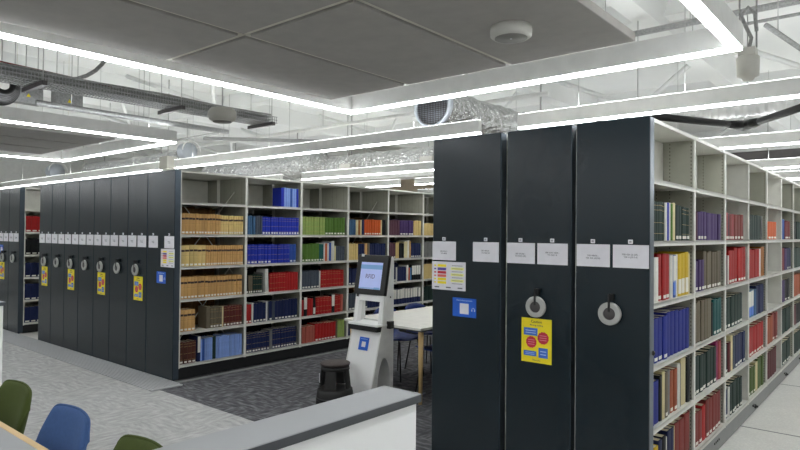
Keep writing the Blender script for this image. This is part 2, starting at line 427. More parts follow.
for x, lb, tx, a, b in rs: paper_sign(lb, x+.001, lines=tx, tz=b, wd=.205)
L7 = ['first', 'second', 'third', 'fourth', 'fifth', 'sixth', 'seventh']
for i in range(7):
    for s, dx in (('left', .004), ('right', .236)):
        paper_sign('small white paper sign, %s one on the %s wheeled unit of the bank' % (s, L7[i]), edges[i]+dx+.008, lines='SER %d.5 -\nTO %d.4' % (300+20*i+(dx > .1)*10, 308+20*i+(dx > .1)*10), wd=.2)
paper_sign('white paper sign at the left of the wider end panel of the left bank', -6.751, lines='SER 450.5 -\nTO 460.4')
paper_sign('white paper sign above the colour chart on the left bank end panel', -6.404, lines='SER 460.5 -\nTO 470.4')
for i, x in enumerate((-11.26, -11.04)):
    paper_sign('white paper sign on the far left unit by its wheel, %s of the pair' % ('left', 'right')[i], x, wd=.2)
for i, x in enumerate((-11.72, -11.50)):
    paper_sign('white paper sign on the outermost left unit, %s of the pair' % ('left', 'right')[i], x, wd=.2)

def poster(label, xc):
    t = thing('caution_poster', label, 'poster', (xc, YF-.0012, .97))
    MB().box(-.105, .105, -.0012, 0, -.14, .14).build('sheet', M_YELLOW, t)
    lettering('Caution', .024, M_INKD, t, (0, -.0016, .112)); lettering('Moving racking', .015, M_INK, t, (0, -.0016, .092))
    def bx(x0, x1, z0, z1, nm='printed_panel'):
        p = MB().box(x0, x1, -.0018, -.0012, z0, z1).build(nm, M_POSTB, t)
        mb = MB()
        for k in range(2): mb.box(x0+.012, x1-.012, -.0021, -.0018, z0+(z1-z0)*(.3+.3*k), z0+(z1-z0)*(.38+.3*k))
        mb.build('printed_lines', M_PALEB, p)
    bx(-.088, .008, .03, .078); bx(-.088, 0, -.1, -.068); bx(.016, .08, -.105, -.042)
    for cx, cz, r in ((.047, .02, .04), (-.035, -.012, .038)):
        vs = [(cx+(r if k % 2 else r*.93)*math.cos(k*math.pi/12), cz+(r if k % 2 else r*.93)*math.sin(k*math.pi/12)) for k in range(24)]
        p = MB().prism(vs, -.0018, -.0012, 'Y').build('printed_seal', M_POSTR, t)
        mb = MB()
        for k in (-1, 0, 1): mb.box(cx-r*.6, cx+r*.6, -.0021, -.0018, cz+k*.014-.002, cz+k*.014+.003)
        mb.build('printed_lines', mat('pale_pink_print', (226, 130, 150), .5), p)
    lettering('Thank you', .013, M_INK, t, (0, -.0016, -.128))
poster('large yellow caution poster below the wheel of the large middle unit', -1.845)
poster('yellow caution poster on the leftmost wheeled unit of the long bank', -9.775)
poster('yellow caution poster on the third wheeled unit of the long bank', -8.855)
poster('yellow caution poster on the fifth wheeled unit of the long bank', -7.94)
poster('yellow caution poster on the seventh wheeled unit, nearest of the small ones', -6.985)
poster('yellow caution poster at the far left edge on the outermost shelving unit', -11.56)

def colour_chart(label, x0):
    t = thing('shelf_guide_chart', label, 'sign', (x0+.145, YF-.0012, 1.345))
    MB().box(-.145, .145, -.0012, 0, -.1, .1).build('sheet', M_PAPER, t)
    for k, m in enumerate((M_YELLOW, M_POSTP, M_POSTR, mat('poster_coral', (226, 110, 96), .5), M_YELLOW, M_YELLOW)):
        MB().box(-.095, -.02, -.0018, -.0012, .062-k*.024, .08-k*.024).box(-.125, -.108, -.0018, -.0012, .066-k*.024, .076-k*.024, ).build('colour_band', m, t)
    mb = MB(); mc = MB()
    for k in range(7):
        mb.box(.03, .12, -.0022, -.0018, .072-k*.021, .075-k*.021)
        if k % 2: mc.box(.02, .13, -.0018, -.0012, .064-k*.021, .083-k*.021)
    for k in range(3): mb.box(-.12+k*.1, -.08+k*.1, -.0022, -.0012, -.086, -.078)
    mb.build('printed_lines', M_INK, t); mc.build('highlighted_rows', M_PALEY, t)
colour_chart('white shelf guide chart with coloured bands on the leftmost large unit', -2.676)
colour_chart('small white shelf guide chart with coloured bands on the left bank end panel', -6.478)
def blue_sticker(label, loc, wd=.195, ht=.13, ear=True, sq=.33):
    t = thing('blue_sticker', label, 'sticker', loc)
    MB().box(-wd/2, wd/2, -.0012, 0, -ht/2, ht/2).build('sheet', M_BLUE, t)
    s = min(wd, ht)*sq
    MB().box(-s*.85, s*.85, -.0018, -.0012, -s*1.05, s*.65).build('white_square', M_PAPER, t)   # its code is left out
    lettering('Scan to find out more', wd*.075, M_PALEB, t, (0, -.0016, ht*.34))
    if ear:
        mb = MB(); pts = [(wd*.38+.011*math.cos(a), -.0016, -ht*.08+.011*math.sin(a)) for a in [math.pi*i/8 for i in range(9)]]
        mb.tube(pts, .0012, 6).box(wd*.38-.014, wd*.38-.008, -.002, -.0012, -ht*.08-.012, -ht*.08+.002).box(wd*.38+.008, wd*.38+.014, -.002, -.0012, -ht*.08-.012, -ht*.08+.002)
        mb.build('headphone_symbol', M_PAPER, t)
    return t
blue_sticker('blue sticker with headphone symbol on the leftmost large unit, below the chart', (-2.395, YF-.0012, 1.133))
blue_sticker('small blue sticker on the end panel of the left bank, below the chart', (-6.466, YF-.0012, 1.125))
blue_sticker('blue sticker at the far left edge on the outermost shelving unit', (-11.6, YF-.0012, 1.33), .15)

# ------------------------------------------------------------------ books
PAL = {'dkgreen': ('dark green', (30, 52, 46)), 'green': ('leaf green', (86, 122, 48)), 'lime': ('pale green', (138, 158, 88)), 'olive': ('olive green', (84, 104, 52)),
 'teal': ('teal', (28, 92, 92)), 'white': ('white', (206, 205, 198)), 'cream': ('cream', (206, 194, 150)), 'blue': ('blue', (52, 90, 168)),
 'royal': ('royal blue', (38, 58, 182)), 'deep': ('deep blue', (36, 50, 142)), 'navy': ('navy blue', (32, 42, 84)), 'ltblue': ('light blue', (126, 152, 208)), 'sky': ('sky blue', (72, 140, 192)),
 'steel': ('steel blue', (66, 104, 140)), 'slate': ('slate grey', (74, 82, 94)), 'grey': ('grey', (124, 124, 122)), 'black': ('black', (24, 25, 28)),
 'red': ('bright red', (178, 38, 38)), 'dkred': ('dark red', (118, 34, 38)), 'brick': ('brick red', (134, 56, 52)), 'maroon': ('maroon', (94, 34, 40)), 'rose': ('rose red', (164, 74, 78)),
 'salmon': ('salmon pink', (186, 100, 86)), 'orange': ('orange', (208, 92, 36)), 'amber': ('amber brown', (164, 104, 46)), 'terra': ('terracotta', (168, 88, 58)),
 'purple': ('purple', (74, 52, 104)), 'mauve': ('mauve brown', (96, 62, 74)), 'magenta': ('magenta', (150, 50, 98)), 'taupe': ('taupe', (116, 106, 88)),
 'brown': ('dark brown', (92, 56, 46)), 'tan': ('tan calfskin', (196, 154, 98)), 'tany': ('pale tan', (208, 182, 120)), 'tanbrown': ('tan-brown', (128, 90, 54)), 'yellow': ('yellow', (222, 186, 38)), 'rbrown': ('red-brown', (104, 48, 44))}  # tan-brown is the plain cloth colour of the rear rows
def bmat(k):
    c = PAL[k][1]; f = 1 if k in ('white', 'cream', 'tan', 'tany', 'ltblue', 'lime') else .88
    return mat('cloth_'+k, tuple(x*f for x in c), .6, noise_s=30, noise_a=.16, vary=.13, spec=.2)
M_SPL = mat('spine_label_paper', (222, 220, 210), .7)
M_SPB = mat('spine_band_dark', (52, 34, 26), .6)
M_GOLD = mat('spine_gilt', (176, 150, 96), .4, .3)
M_SLIPD = mat('slip_dark', (26, 38, 42), .6)

# cells: start fraction, end fraction, [(colour, count, relative width, height, style)]
# styles: l call-number label, b dark leather band, g gilt lines, w white top two-tone, r white bottom two-tone, L leaning
R_CELLS = {
 (1,0): (0, .96, [('dkgreen',6,1,.232,'g'),('white',1,.6,.236,''),('royal',1,1,.234,''),('white',1,.7,.236,''),('green',1,.8,.234,''),('cream',1,1.4,.238,''),('dkgreen',2,1.5,.228,'l'),('dkgreen',3,1.3,.222,'gl')]),
 (1,1): (0, .94, [('rose',1,1.3,.262,''),('mauve',1,.5,.2,''),('purple',3,1,.2,'l'),('purple',5,1.15,.203,'')]),
 (1,2): (0, .86, [('rose',2,.9,.225,'l'),('mauve',1,.8,.215,'l'),('brick',1,.9,.215,'l'),('rose',1,.9,.215,'l'),('brick',3,1.3,.217,'l')]),
 (1,3): (0, .86, [('dkgreen',6,1.2,.232,''),('grey',1,.6,.232,'')]),
 (1,4): (0, .8, [('orange',1,1.1,.19,''),('orange',3,1.1,.19,'l')]),
 (1,5): (0, .9, [('blue',2,1.2,.23,''),('dkred',3,1,.215,'l')]),
 (1,6): (0, .9, [('black',3,1,.22,''),('dkgreen',3,1,.22,'')]),
 (2,0): (0, .97, [('black',1,.5,.25,''),('white',2,1,.262,''),('red',3,1.2,.276,'l'),('white',1,1,.272,''),('blue',1,1,.272,'wr'),('white',1,.8,.272,''),('yellow',3,1.3,.278,'r'),('cream',1,.6,.27,'')]),
 (2,1): (0, .97, [('purple',1,1.2,.235,'l'),('purple',1,1,.21,'l'),('purple',2,1,.222,'l'),('taupe',7,1.05,.272,'l')]),
 (2,2): (0, .97, [('maroon',1,1.3,.235,''),('white',1,.4,.235,''),('red',2,1.1,.27,'l'),('red',4,1,.29,'l')]),
 (2,3): (0, .98, [('red',5,1.1,.266,''),('white',1,.5,.27,''),('amber',1,1.6,.285,'')]),
 (2,5): (0, .95, [('dkred',2,1.2,.255,''),('purple',1,1,.255,''),('navy',2,1,.255,'l')]),
 (2,6): (0, .9, [('dkgreen',5,1,.25,'')]),
 (3,0): (0, .96, [('grey',1,1.2,.262,''),('deep',3,1.25,.262,'l'),('deep',6,1.25,.268,'')]),
 (3,1): (0, .96, [('taupe',7,1,.285,''),('black',1,.6,.25,''),('teal',3,1.1,.27,'l')]),  # thin black book stands in for the shade of a dark gap
 (3,2): (0, .84, [('rose',1,.6,.262,''),('dkgreen',1,1,.24,'l'),('dkgreen',5,1.25,.252,'l')]),
 (3,3): (0, .98, [('sky',3,1.1,.24,'wr'),('steel',1,1,.25,''),('navy',3,1.2,.272,'')]),
 (3,5): (0, .8, [('purple',2,1,.25,''),('black',2,1,.25,'l')]),
 (3,6): (0, .95, [('terra',5,1,.27,'')]),
 (4,0): (0, .96, [('deep',2,1.3,.25,''),('black',1,.7,.27,''),('cream',1,.7,.29,''),('taupe',1,.8,.27,'l'),('grey',1,.9,.275,''),('terra',2,1,.265,'l'),('white',1,.7,.29,''),('grey',1,.6,.28,''),('cream',1,1.6,.305,''),('black',1,.9,.30,'')]),
 (4,1): (0, .96, [('dkgreen',7,1.2,.262,'l'),('magenta',1,.8,.3,''),('rose',1,1,.3,'')]),
 (4,2): (0, .96, [('black',2,1,.235,'l'),('maroon',1,1,.24,''),('cream',1,.8,.285,''),('slate',1,.9,.27,''),('navy',4,1.2,.265,'l')]),
 (4,3): (0, .96, [('navy',1,1,.3,'w'),('red',6,1.1,.262,'l')]),
 (4,4): (0, .86, [('terra',3,1.2,.27,''),('brick',2,1.2,.29,'l')]),
 (4,5): (0, .95, [('dkgreen',6,1,.27,'')]),
 (4,6): (0, .95, [('maroon',2,1,.25,''),('black',3,1,.25,'')]),
 (5,0): (0, .96, [('yellow',2,1.2,.23,''),('navy',1,1,.25,''),('black',1,1.1,.26,''),('white',1,.4,.24,''),('navy',2,1,.27,''),('cream',1,.4,.27,''),('brick',2,1.5,.28,''),('brick',1,1.8,.29,'')]),
 (5,1): (0, .96, [('brick',3,1.2,.235,'l'),('red',1,1.2,.25,''),('brick',5,1.2,.265,'l')]),
 (5,2): (0, .8, [('navy',2,1,.22,'l'),('white',1,.5,.24,''),('dkgreen',5,1.1,.25,'l')]),
 (5,3): (0, .94, [('olive',4,1,.25,'l'),('cream',1,1.2,.27,''),('olive',3,1,.29,'')]),
 (5,4): (0, .8, [('maroon',5,1.1,.27,'')]),
 (5,5): (0, .9, [('dkgreen',5,1,.25,'l')]),
 (5,6): (0, .9, [('dkgreen',4,1,.25,'')]),
}
L_CELLS = {
 (0,1): (.62, .97, [('royal',1,1.6,.24,''),('ltblue',3,1,.24,''),('blue',1,1,.24,''),('ltblue',2,1,.24,''),('royal',1,1.1,.24,'')]),
 (1,0): (0, .985, [('tan',3,1.3,.232,'bl'),('tan',10,1,.23,'bl'),('tany',9,.95,.22,'bl')]),
 (1,1): (.01, .98, [('steel',3,.9,.225,''),('slate',3,.8,.228,''),('royal',6,.95,.22,'lg'),('royal',8,.95,.22,'lg')]),
 (1,2): (.01, .97, [('lime',8,.9,.24,'g'),('green',7,1,.24,'l')]),
 (1,3): (.02, .96, [('steel',3,.9,.22,''),('cream',1,1,.22,''),('amber',1,.8,.22,''),('cream',1,.6,.22,''),('navy',1,1.1,.225,''),('orange',7,1,.225,'l'),('cream',1,.5,.23,''),('black',2,.8,.23,'')]),
 (1,4): (.02, .97, [('mauve',4,1,.235,''),('purple',5,1.1,.235,'l'),('tany',3,1,.235,'')]),
 (1,5): (.02, .97, [('tany',4,1,.2,''),('cream',4,1,.2,'')]),
 (2,0): (0, .985, [('tany',6,1.5,.236,'bl'),('tan',17,.85,.23,'bl')]),
 (2,1): (.01, .93, [('royal',7,1.1,.235,'lg'),('royal',6,1.1,.235,'g'),('blue',2,1.1,.235,'l')]),
 (2,2): (.01, .96, [('green',6,1.2,.235,'l'),('teal',2,.9,.235,'l'),('white',1,.6,.25,''),('orange',1,1,.24,''),('white',1,.7,.25,''),('blue',1,1,.25,''),('white',1,1.4,.27,''),('cream',1,.7,.21,''),('slate',4,1,.2,'')]),
 (2,3): (.0, .97, [('tany',4,1,.235,''),('navy',3,.9,.23,'l'),('tan',1,1.2,.24,''),('taupe',1,1,.24,''),('navy',7,1,.23,'l')]),
 (2,4): (.02, .97, [('mauve',3,1,.24,'l'),('tany',2,.8,.24,''),('black',3,.8,.235,''),('cream',2,.8,.26,''),('white',1,1,.28,''),('tan',1,.6,.27,''),('navy',5,1,.235,'l')]),
 (2,5): (.02, .97, [('grey',5,1,.25,''),('lime',3,1,.24,'')]),
 (3,0): (0, .975, [('tan',8,1,.24,'bl'),('tan',12,.9,.235,'bl')]),
 (3,1): (.0, .98, [('black',1,.8,.22,'l'),('taupe',2,.8,.22,'l'),('dkgreen',4,.9,.225,'gl'),('grey',1,.5,.25,''),('white',1,2.2,.285,'L'),('red',6,1.05,.232,'g'),('red',5,1.05,.228,'')]),
 (3,2): (.01, .94, [('slate',6,.95,.232,'l'),('white',1,.4,.232,''),('red',8,1,.23,'g')]),
 (3,3): (.02, .97, [('navy',8,1,.23,'l'),('black',3,1,.23,''),('blue',3,1,.23,'')]),
 (3,4): (.02, .97, [('navy',3,1,.22,'l'),('white',1,.4,.22,''),('navy',4,1,.22,''),('white',1,.8,.24,'w'),('orange',1,.7,.2,''),('sky',1,.8,.2,''),('black',4,1,.235,'w')]),
 (3,5): (.02, .97, [('tany',3,1,.24,''),('cream',3,1,.24,'')]),
 (4,0): (0, .23, [('tan',4,1,.24,'bl')]),
 (4,'0b'): (.40, .985, [('taupe',1,1.1,.25,''),('taupe',4,.9,.235,'gl'),('cream',1,.5,.235,''),('rbrown',6,1,.235,'gl')]),
 (4,1): (.0, .97, [('red',2,.9,.228,'l'),('white',1,.5,.245,''),('navy',4,1,.235,'l'),('white',1,.4,.245,''),('slate',1,.6,.24,''),('navy',1,1,.24,'l'),('slate',1,.8,.24,''),('navy',7,1.1,.24,'l')]),
 (4,2): (.0, .93, [('red',1,.9,.215,''),('black',1,1.1,.25,'w'),('red',2,1,.225,''),('black',1,.9,.25,'r'),('red',5,1.1,.23,'g'),('black',1,1.1,.255,'w'),('red',2,1.1,.23,'g'),('salmon',1,.8,.24,'')]),
 (4,3): (.02, .97, [('slate',6,1,.23,'l'),('navy',6,1,.23,'')]),
 (4,4): (.02, .97, [('navy',12,1,.235,'w')]),
 (4,5): (.02, .97, [('dkgreen',6,1,.235,'')]),
 (5,0): (0, .24, [('brown',4,1.1,.245,'gl')]),
 (5,'0b'): (.265, .985, [('navy',1,1,.285,'w'),('ltblue',1,.5,.25,''),('blue',1,.9,.25,''),('ltblue',3,.85,.25,''),('dkgreen',1,1.2,.262,''),('ltblue',10,.9,.25,'')]),
 (5,1): (.01, .96, [('navy',8,.95,.225,'gl'),('grey',1,1,.24,''),('navy',9,.95,.245,'gl')]),
 (5,2): (.03, .97, [('salmon',4,1.1,.215,''),('red',7,1.1,.23,'l'),('taupe',1,.5,.245,''),('lime',3,.9,.235,'')]),
 (5,3): (.02, .97, [('navy',10,1,.235,'')]),
 (5,4): (.02, .97, [('cream',10,1,.235,'')]),
}
F_CELLS = {
 (1,0): (0, .95, [('red',9,1,.25,'l')]), (2,0): (0, .95, [('black',9,1,.25,'l')]), (3,0): (0, .95, [('navy',4,1,.23,'l'),('dkgreen',2,1,.23,''),('black',3,1,.23,'l')]),
 (4,0): (0, .95, [('navy',9,1,.25,'l')]), (5,0): (0, .95, [('navy',9,1,.25,'l')]),
}
BAYN_R = ['nearest', 'second', 'third', 'fourth', 'fifth', 'sixth', 'seventh']
BAYN_L = ['nearest', 'second', 'third', 'fourth', 'fifth', 'sixth']
books = []
def gather(cells, xf, bay, which, umax, empties=0):
    for (k, b0), (a, e, items) in cells.items():
        b = 0 if b0 == '0b' else b0
        y0 = SY+b*bay+.019+a*(bay-.038); y1 = SY+b*bay+.019+e*(bay-.038)
        tot = sum(n*w for _, n, w, _, _ in items); sc = (y1-y0)/tot
        z = H-(k+1)*SP+.0135
        y = y0; idx = 0 if b0 != '0b' else (4 if k == 4 else 4)
        for c, n, w, h, st in items:
            for q in range(n):
                idx += 1
                jit = random.uniform(.9, 1.1) if n > 1 else 1
                ww = w*sc
                hh = h*random.uniform(.985, 1.012)+(random.choice((0, 0, .006)) if n > 2 and 'b' not in st and 'g' not in st else 0)
                rec = .012+random.uniform(0, .010)
                A = project((xf-rec, y, z)); B = project((xf-rec, y+ww, z+hh))
                area = abs(A[0]-B[0])*abs(A[1]-B[1])
                if min(A[0], B[0]) > umax or max(A[1], B[1]) < 0 or min(A[1], B[1]) > 450: area = 0
                books.append(dict(which=which, bay=b, row=k, idx=idx, c=c, w=ww, h=hh, st=st, x=xf-rec, y=y, z=z, d=random.uniform(.165, .185), area=area))
                y += ww
gather(R_CELLS, RX, BR, 'R', 800)
gather(L_CELLS, LX, BL, 'L', 431)
gather(F_CELLS, -10.815, BL, 'F', 41)

def cover_mesh(mb, w, h, d, m, X=None):
    """case binding: rounded spine towards +X, two boards running back to -X, open at fore-edge, head and tail"""
    t = min(.0028, w*.14); g = .001
    y0, y1 = g, w-g; sag = min(.006, w*.18)
    out = [(-d, y0), (-sag, y0)]
    for i in range(1, 6):
        a = math.pi*i/6; out.append((-sag+sag*math.sin(a), y0+(y1-y0)*(.5-.5*math.cos(a))))
    out += [(-sag, y1), (-d, y1)]
    inn = [(-d, y1-t), (-sag-t, y1-t), (-sag-t, y0+t), (-d, y0+t)]
    poly = out+inn; n = len(poly)
    vs = [(p[0], p[1], 0) for p in poly]+[(p[0], p[1], h) for p in poly]
    fs = [(i, (i+1) % n, (i+1) % n+n, i+n) for i in range(n)]
    N = len(out)
    # caps: spine cap fan plus two board strips (indices into poly)
    for o in (0, n):
        fs.append(tuple(o+i for i in (0, 1, N+2, N+3)))
        fs.append(tuple(o+i for i in (N-2, N-1, N, N+1)))
        fs.append(tuple(o+i for i in list(range(1, N-1))+[N+1, N+2]))
    mb.add(vs, fs, m, False, X)
def page_box(mb, w, h, d, m, X=None):
    t = min(.0028, w*.14)+.0004
    mb.box(-d+.004, -min(.006, w*.18)-t, t+.001, w-t-.001, .004, h-.004, m, X)
def spine_marks(w, h, st):
    """list of (z0,z1,y0,y1,material,kind) strips lying on the spine"""
    r = []
    if 'b' in st:
        r.append((h*.70, h*.795, .03, .97, M_SPB, 'dark_band'))
        r.append((h*.52, h*.525, .03, .97, M_SPB, 'dark_line'))
    if 'g' in st:
        for q in (.18, .46, .78, .90): r.append((h*q, h*q+.0022, .06, .94, M_GOLD, 'gilt_line'))
    if 'w' in st: r.append((h*.36, h*.985, .05, .95, M_SPL, 'white_upper_spine'))
    if 'r' in st: r.append((h*.06, h*.40, .08, .92, M_SPL if 'w' not in st else M_POSTB, 'lower_spine_panel'))
    if 'l' in st: r.append((.010, .030, .16, .86, M_SPL, 'spine_label'))
    return r
def mark_strip(mb, w, z0, z1, f0, f1, m, X=None):
    g = .001; y0, y1 = g, w-g; sag = min(.006, w*.18); K = 6; vs = []; fs = []
    for i in range(K+1):
        fr = f0+(f1-f0)*i/K; c = max(-1, min(1, (.5-fr)*2)); a = math.acos(c)
        x = -sag+sag*math.sin(a)+.0006; y = y0+(y1-y0)*fr
        vs += [(x, y, z0), (x, y, z1), (x-.0012, y, z0), (x-.0012, y, z1)]
    for i in range(K):
        a = 4*i; b = a+4
        fs += [(a, b, b+1, a+1), (a+2, a+3, b+3, b+2), (a, a+2, b+2, b), (a+1, b+1, b+3, a+3)]
    fs += [(0, 1, 3, 2), (4*K, 4*K+2, 4*K+3, 4*K+1)]
    mb.add(vs, fs, m, False, X)
books.sort(key=lambda b: -b['area'])
stuff = MB(); nind = 0
ROWN = {'R': ['', 'highest filled', 'second filled', 'third filled', 'fourth filled', 'lowest']}
for rank, b in enumerate(books):
    X = Matrix.Translation((b['x'], b['y'], b['z']))
    if 'L' in b['st']: b['w'] *= .6; X = X @ Matrix.Translation((0, b['w']*.55, .001)) @ Matrix.Rotation(math.radians(3), 4, 'X')
    if rank < 300 and b['area'] > 0:
        mb = MB(); cover_mesh(mb, b['w'], b['h'], b['d'], bmat(b['c']))
        o = mb.build('book'); o.matrix_world = X
        nm = PAL[b['c']][0]
        shelf = 'top' if b['row'] == 0 else ('lowest' if b['row'] == 5 else ORD[b['row']+1])
        bay = (BAYN_R if b['which'] == 'R' else BAYN_L)[b['bay']]
        if b['which'] == 'F': lb = '%s book, %s along, %s shelf down in the far left narrow aisle' % (nm, ORD[b['idx']], shelf)
        else: lb = '%s book, %s from left, %s shelf, %s bay of %s bookcase' % (nm, ORD[b['idx']], shelf, bay, {'R': 'right-hand', 'L': 'left-hand'}[b['which']])
        tag(o, lb, 'book', {'R': 'books on the right-hand shelving', 'L': 'books on the left-hand shelving', 'F': 'books in the far left aisle'}[b['which']])
        marks = spine_marks(b['w'], b['h'], b['st'])
        p = MB(); page_box(p, b['w'], b['h'], b['d'], None); p.build('page_block', M_PAGE, o)
        kinds = {}
        for z0, z1, f0, f1, m, kd in marks: kinds.setdefault(kd, (MB(), m)); mark_strip(kinds[kd][0], b['w'], z0, z1, f0, f1, m)
        for kd, (q, m) in kinds.items(): q.build(kd, m, o)
        nind += 1
    else:
        cover_mesh(stuff, b['w'], b['h'], b['d'], bmat(b['c']), X); page_box(stuff, b['w'], b['h'], b['d'], M_PAGE, X)
        for z0, z1, f0, f1, m, kd in spine_marks(b['w'], b['h'], b['st']): mark_strip(stuff, b['w'], z0, z1, f0, f1, m, X)
# books of the rows behind, glimpsed over the front rows
def back_row(x, bay, b, k, colr, h, n, f0=0, f1=1):
    z = H-(k+1)*SP+.0135; ya = SY+b*bay+.02; L = bay-.04
    for i in range(n):
        w = L*(f1-f0)/n; y = ya+L*f0+w*i
        X = Matrix.Translation((x-.17, y, z))
        hh = h*random.uniform(.96, 1.03)
        stuff.box(0, .17, .003, w-.003, 0, hh, bmat(colr), X)
for b in range(5):
    for k in range(1, 6): back_row(LX-.37, BL, b, k, ('tanbrown', 'black', 'black', 'tanbrown', 'navy')[b] if k < 5 else 'black', .312 if b == 0 else .262, 14, 0, .8)
for k in range(1, 6):
    for b in (7, 8): back_row(RX-.012, BR, b, k, ('dkgreen', 'brick', 'navy', 'terra', 'black')[(k*2+b) % 5], .25, 14, 0, .9)
so = stuff.build('books'); so['kind'] = 'stuff'
tag(so, 'remaining small distant books on the far bays and rear rows of both bookcases', 'books')

# ------------------------------------------------------------------ linear pendant lights
ZL, HL, WL = 2.60, .135, .056
def bar_parts(t, x0, x1, y0, y1, axis):
    pass
def bar_light(label, p0, p1, wires=(), group='linear pendant lights'):
    """straight bar between p0 and p1 (x,y); runs along X or Y"""
    t = thing('linear_pendant_light', label, 'ceiling light', ((p0[0]+p1[0])/2, (p0[1]+p1[1])/2, ZL), 0, group)
    dx, dy = abs(p1[0]-p0[0])/2, abs(p1[1]-p0[1])/2
    if dx > dy: a, b = dx, WL/2
    else: a, b = WL/2, dy
    MB().box(-a, a, -b, b, .015, HL-.0015).build('housing', M_LIGHTH, t)
    i = .003
    MB().box(-a+i, a-i, -b+i, b-i, 0, .015).build('diffuser', M_LED, t)
    MB().box(-a+i, a-i, -b+i, b-i, HL-.0015, HL).build('uplight_diffuser', M_LEDU, t)
    for wx, wy in wires:
        MB().tube([(wx-t.location.x, wy-t.location.y, HL-.01), (wx-t.location.x, wy-t.location.y, ZC-ZL)], .0025, 5).build('suspension_wire', M_WIRE, t)
    return t
def ring_light(label, x0, x1, y0, y1):
    t = thing('rectangular_pendant_light', label, 'ceiling light', ((x0+x1)/2, (y0+y1)/2, ZL))
    a, b = (x1-x0)/2, (y1-y0)/2
    def frame(z0, z1, i):
        o = [(-a+i, -b+i), (a-i, -b+i), (a-i, b-i), (-a+i, b-i)]; k = WL-2*i
        n = [(-a+i+k, -b+i+k), (a-i-k, -b+i+k), (a-i-k, b-i-k), (-a+i+k, b-i-k)]
        vs = [(p[0], p[1], z) for z in (z0, z1) for p in o+n]
        fs = []
        for q in range(4):
            r = (q+1) % 4
            fs += [(q, r, r+4, q+4), (q+8, q+12, r+12, r+8), (q, q+8, r+8, r), (q+4, r+4, r+12, q+12)]
        return MB().add(vs, fs)
    frame(.014, HL-.0015, 0).build('housing', M_LIGHTH, t)
    frame(0, .014, .003).build('diffuser', M_LED, t)
    frame(HL-.0015, HL, .014).build('uplight_diffuser', M_LEDU, t)
    for wx in (-a+.035, a-.035):
        yy = b-.3
        while yy > -b:
            MB().tube([(wx, yy, HL-.01), (wx, yy, ZC-ZL)], .0025, 5).build('suspension_wire', M_WIRE, t); yy -= 2.0
    for wx in (-a+.035, -.3, .7): MB().tube([(wx, b-.035, HL-.01), (wx, b-.035, ZC-ZL)], .0025, 5).build('suspension_wire', M_WIRE, t)
    return t
ring_light('large rectangular pendant light framing the nearest grey ceiling raft', -3.50, -.68, -1.2, 3.54)
ring_light('rectangular pendant light at upper left above the left bank of shelving', -9.13, -6.16, -1.2, 3.54)
ring_light('rectangular pendant light outside the photo at far left', -15.2, -12.2, -1.2, 3.54)
YA, YB, YC_, YD = 4.97, 7.45, 9.5, 12.0
bar_light('long pendant light bar ending above the left bank of wheeled units', (-17, YA), (-9.13, YA), [(-15, YA), (-12.5, YA), (-10, YA)])
bar_light('long pendant light bar in the middle, spanning from sensor box to silver duct', (-8.66, YA), (-3.19, YA), [(-8.2, YA), (-6.4, YA), (-4.0, YA)])
bar_light('long pendant light bar at right above the three large shelving units', (-2.77, YA), (3.2, YA), [(-2.2, YA), (-1.35, YA), (.8, YA)])
bar_light('second-row pendant light bar above the middle of the left bookcase', (-8.6, YB), (-2.9, YB), [(-7, YB), (-4.2, YB)])
bar_light('second-row pendant light bar above the right-hand bookcase aisle', (-2.5, YB), (3.2, YB), [(-2.1, YB), (-.6, YB)])
bar_light('third-row short pendant light bar behind the kiosk over the bookcase', (-7.6, YC_), (-2.9, YC_), [(-6, YC_)])
bar_light('third-row pendant light bar above the right-hand aisle', (-2.5, 10.0), (3.2, 10.0), [(-1.6, 10.0)])
bar_light('third-row pendant light bar left of the short one', (-13.5, YC_), (-8.0, YC_), [(-12, YC_), (-9, YC_)])
bar_light('fourth-row distant pendant light bar above the right-hand aisle', (-2.5, YD), (3.2, YD), [(-1.6, YD)])
bar_light('fourth-row distant pendant light bar above the left bookcase', (-9.5, YD), (-2.9, YD), [(-6, YD)])
bar_light('second-row pendant light bar far at left', (-15, YB), (-9.2, YB), [(-14, YB), (-10, YB)])
bar_light('fifth-row distant pendant light bar above the right-hand aisle', (-2.5, 14.0), (3.2, 14.0), [(-1.6, 14)])
bar_light('pendant light bar behind the photographer', (-6, -2.6), (2, -2.6), [(-3, -2.6)])
bar_light('pendant light bar beyond the right edge over the aisle', (1.6, -1), (1.6, 3.9), [(1.6, 1)])

# ------------------------------------------------------------------ ceiling rafts
def raft(names, xs, ys, z, group):
    for i in range(len(xs)-1):
        for j in range(len(ys)-1):
            g = .022
            o = MB().box(xs[i]+g, xs[i+1]-g, ys[j]+g, ys[j+1]-g, z, z+.045).build('acoustic_panel', M_RAFT, None, .004)
            tag(o, names(i, j), 'ceiling panel', group)
    mb = MB()
    for x in xs[1:-1]: mb.box(x-.016, x+.016, ys[0], ys[-1], z+.012, z+.05)
    for y in ys[1:-1]: mb.box(xs[0], xs[-1], y-.016, y+.016, z+.012, z+.05)
    for x in (xs[0]+.3, xs[-1]-.3):
        for y in (ys[0]+.4, ys[-1]-.4): mb.tube([(x, y, z+.05), (x, y, ZC)], .003, 5)
    tag(mb.build('raft_carrier_rail', M_RAFTE), 'pale rails above the seams of the %s' % group, 'rail')
CN = ['left', 'middle', 'right']; RN = ['nearest', 'second', 'farthest']
raft(lambda i, j: 'grey acoustic ceiling panel, %s column, %s row inside the large pendant frame' % (CN[i], RN[j]), [-3.38, -2.62, -1.84, -1.08], [-.79, .54, 1.87, 3.2], 2.64, 'grey panels of the near ceiling raft')
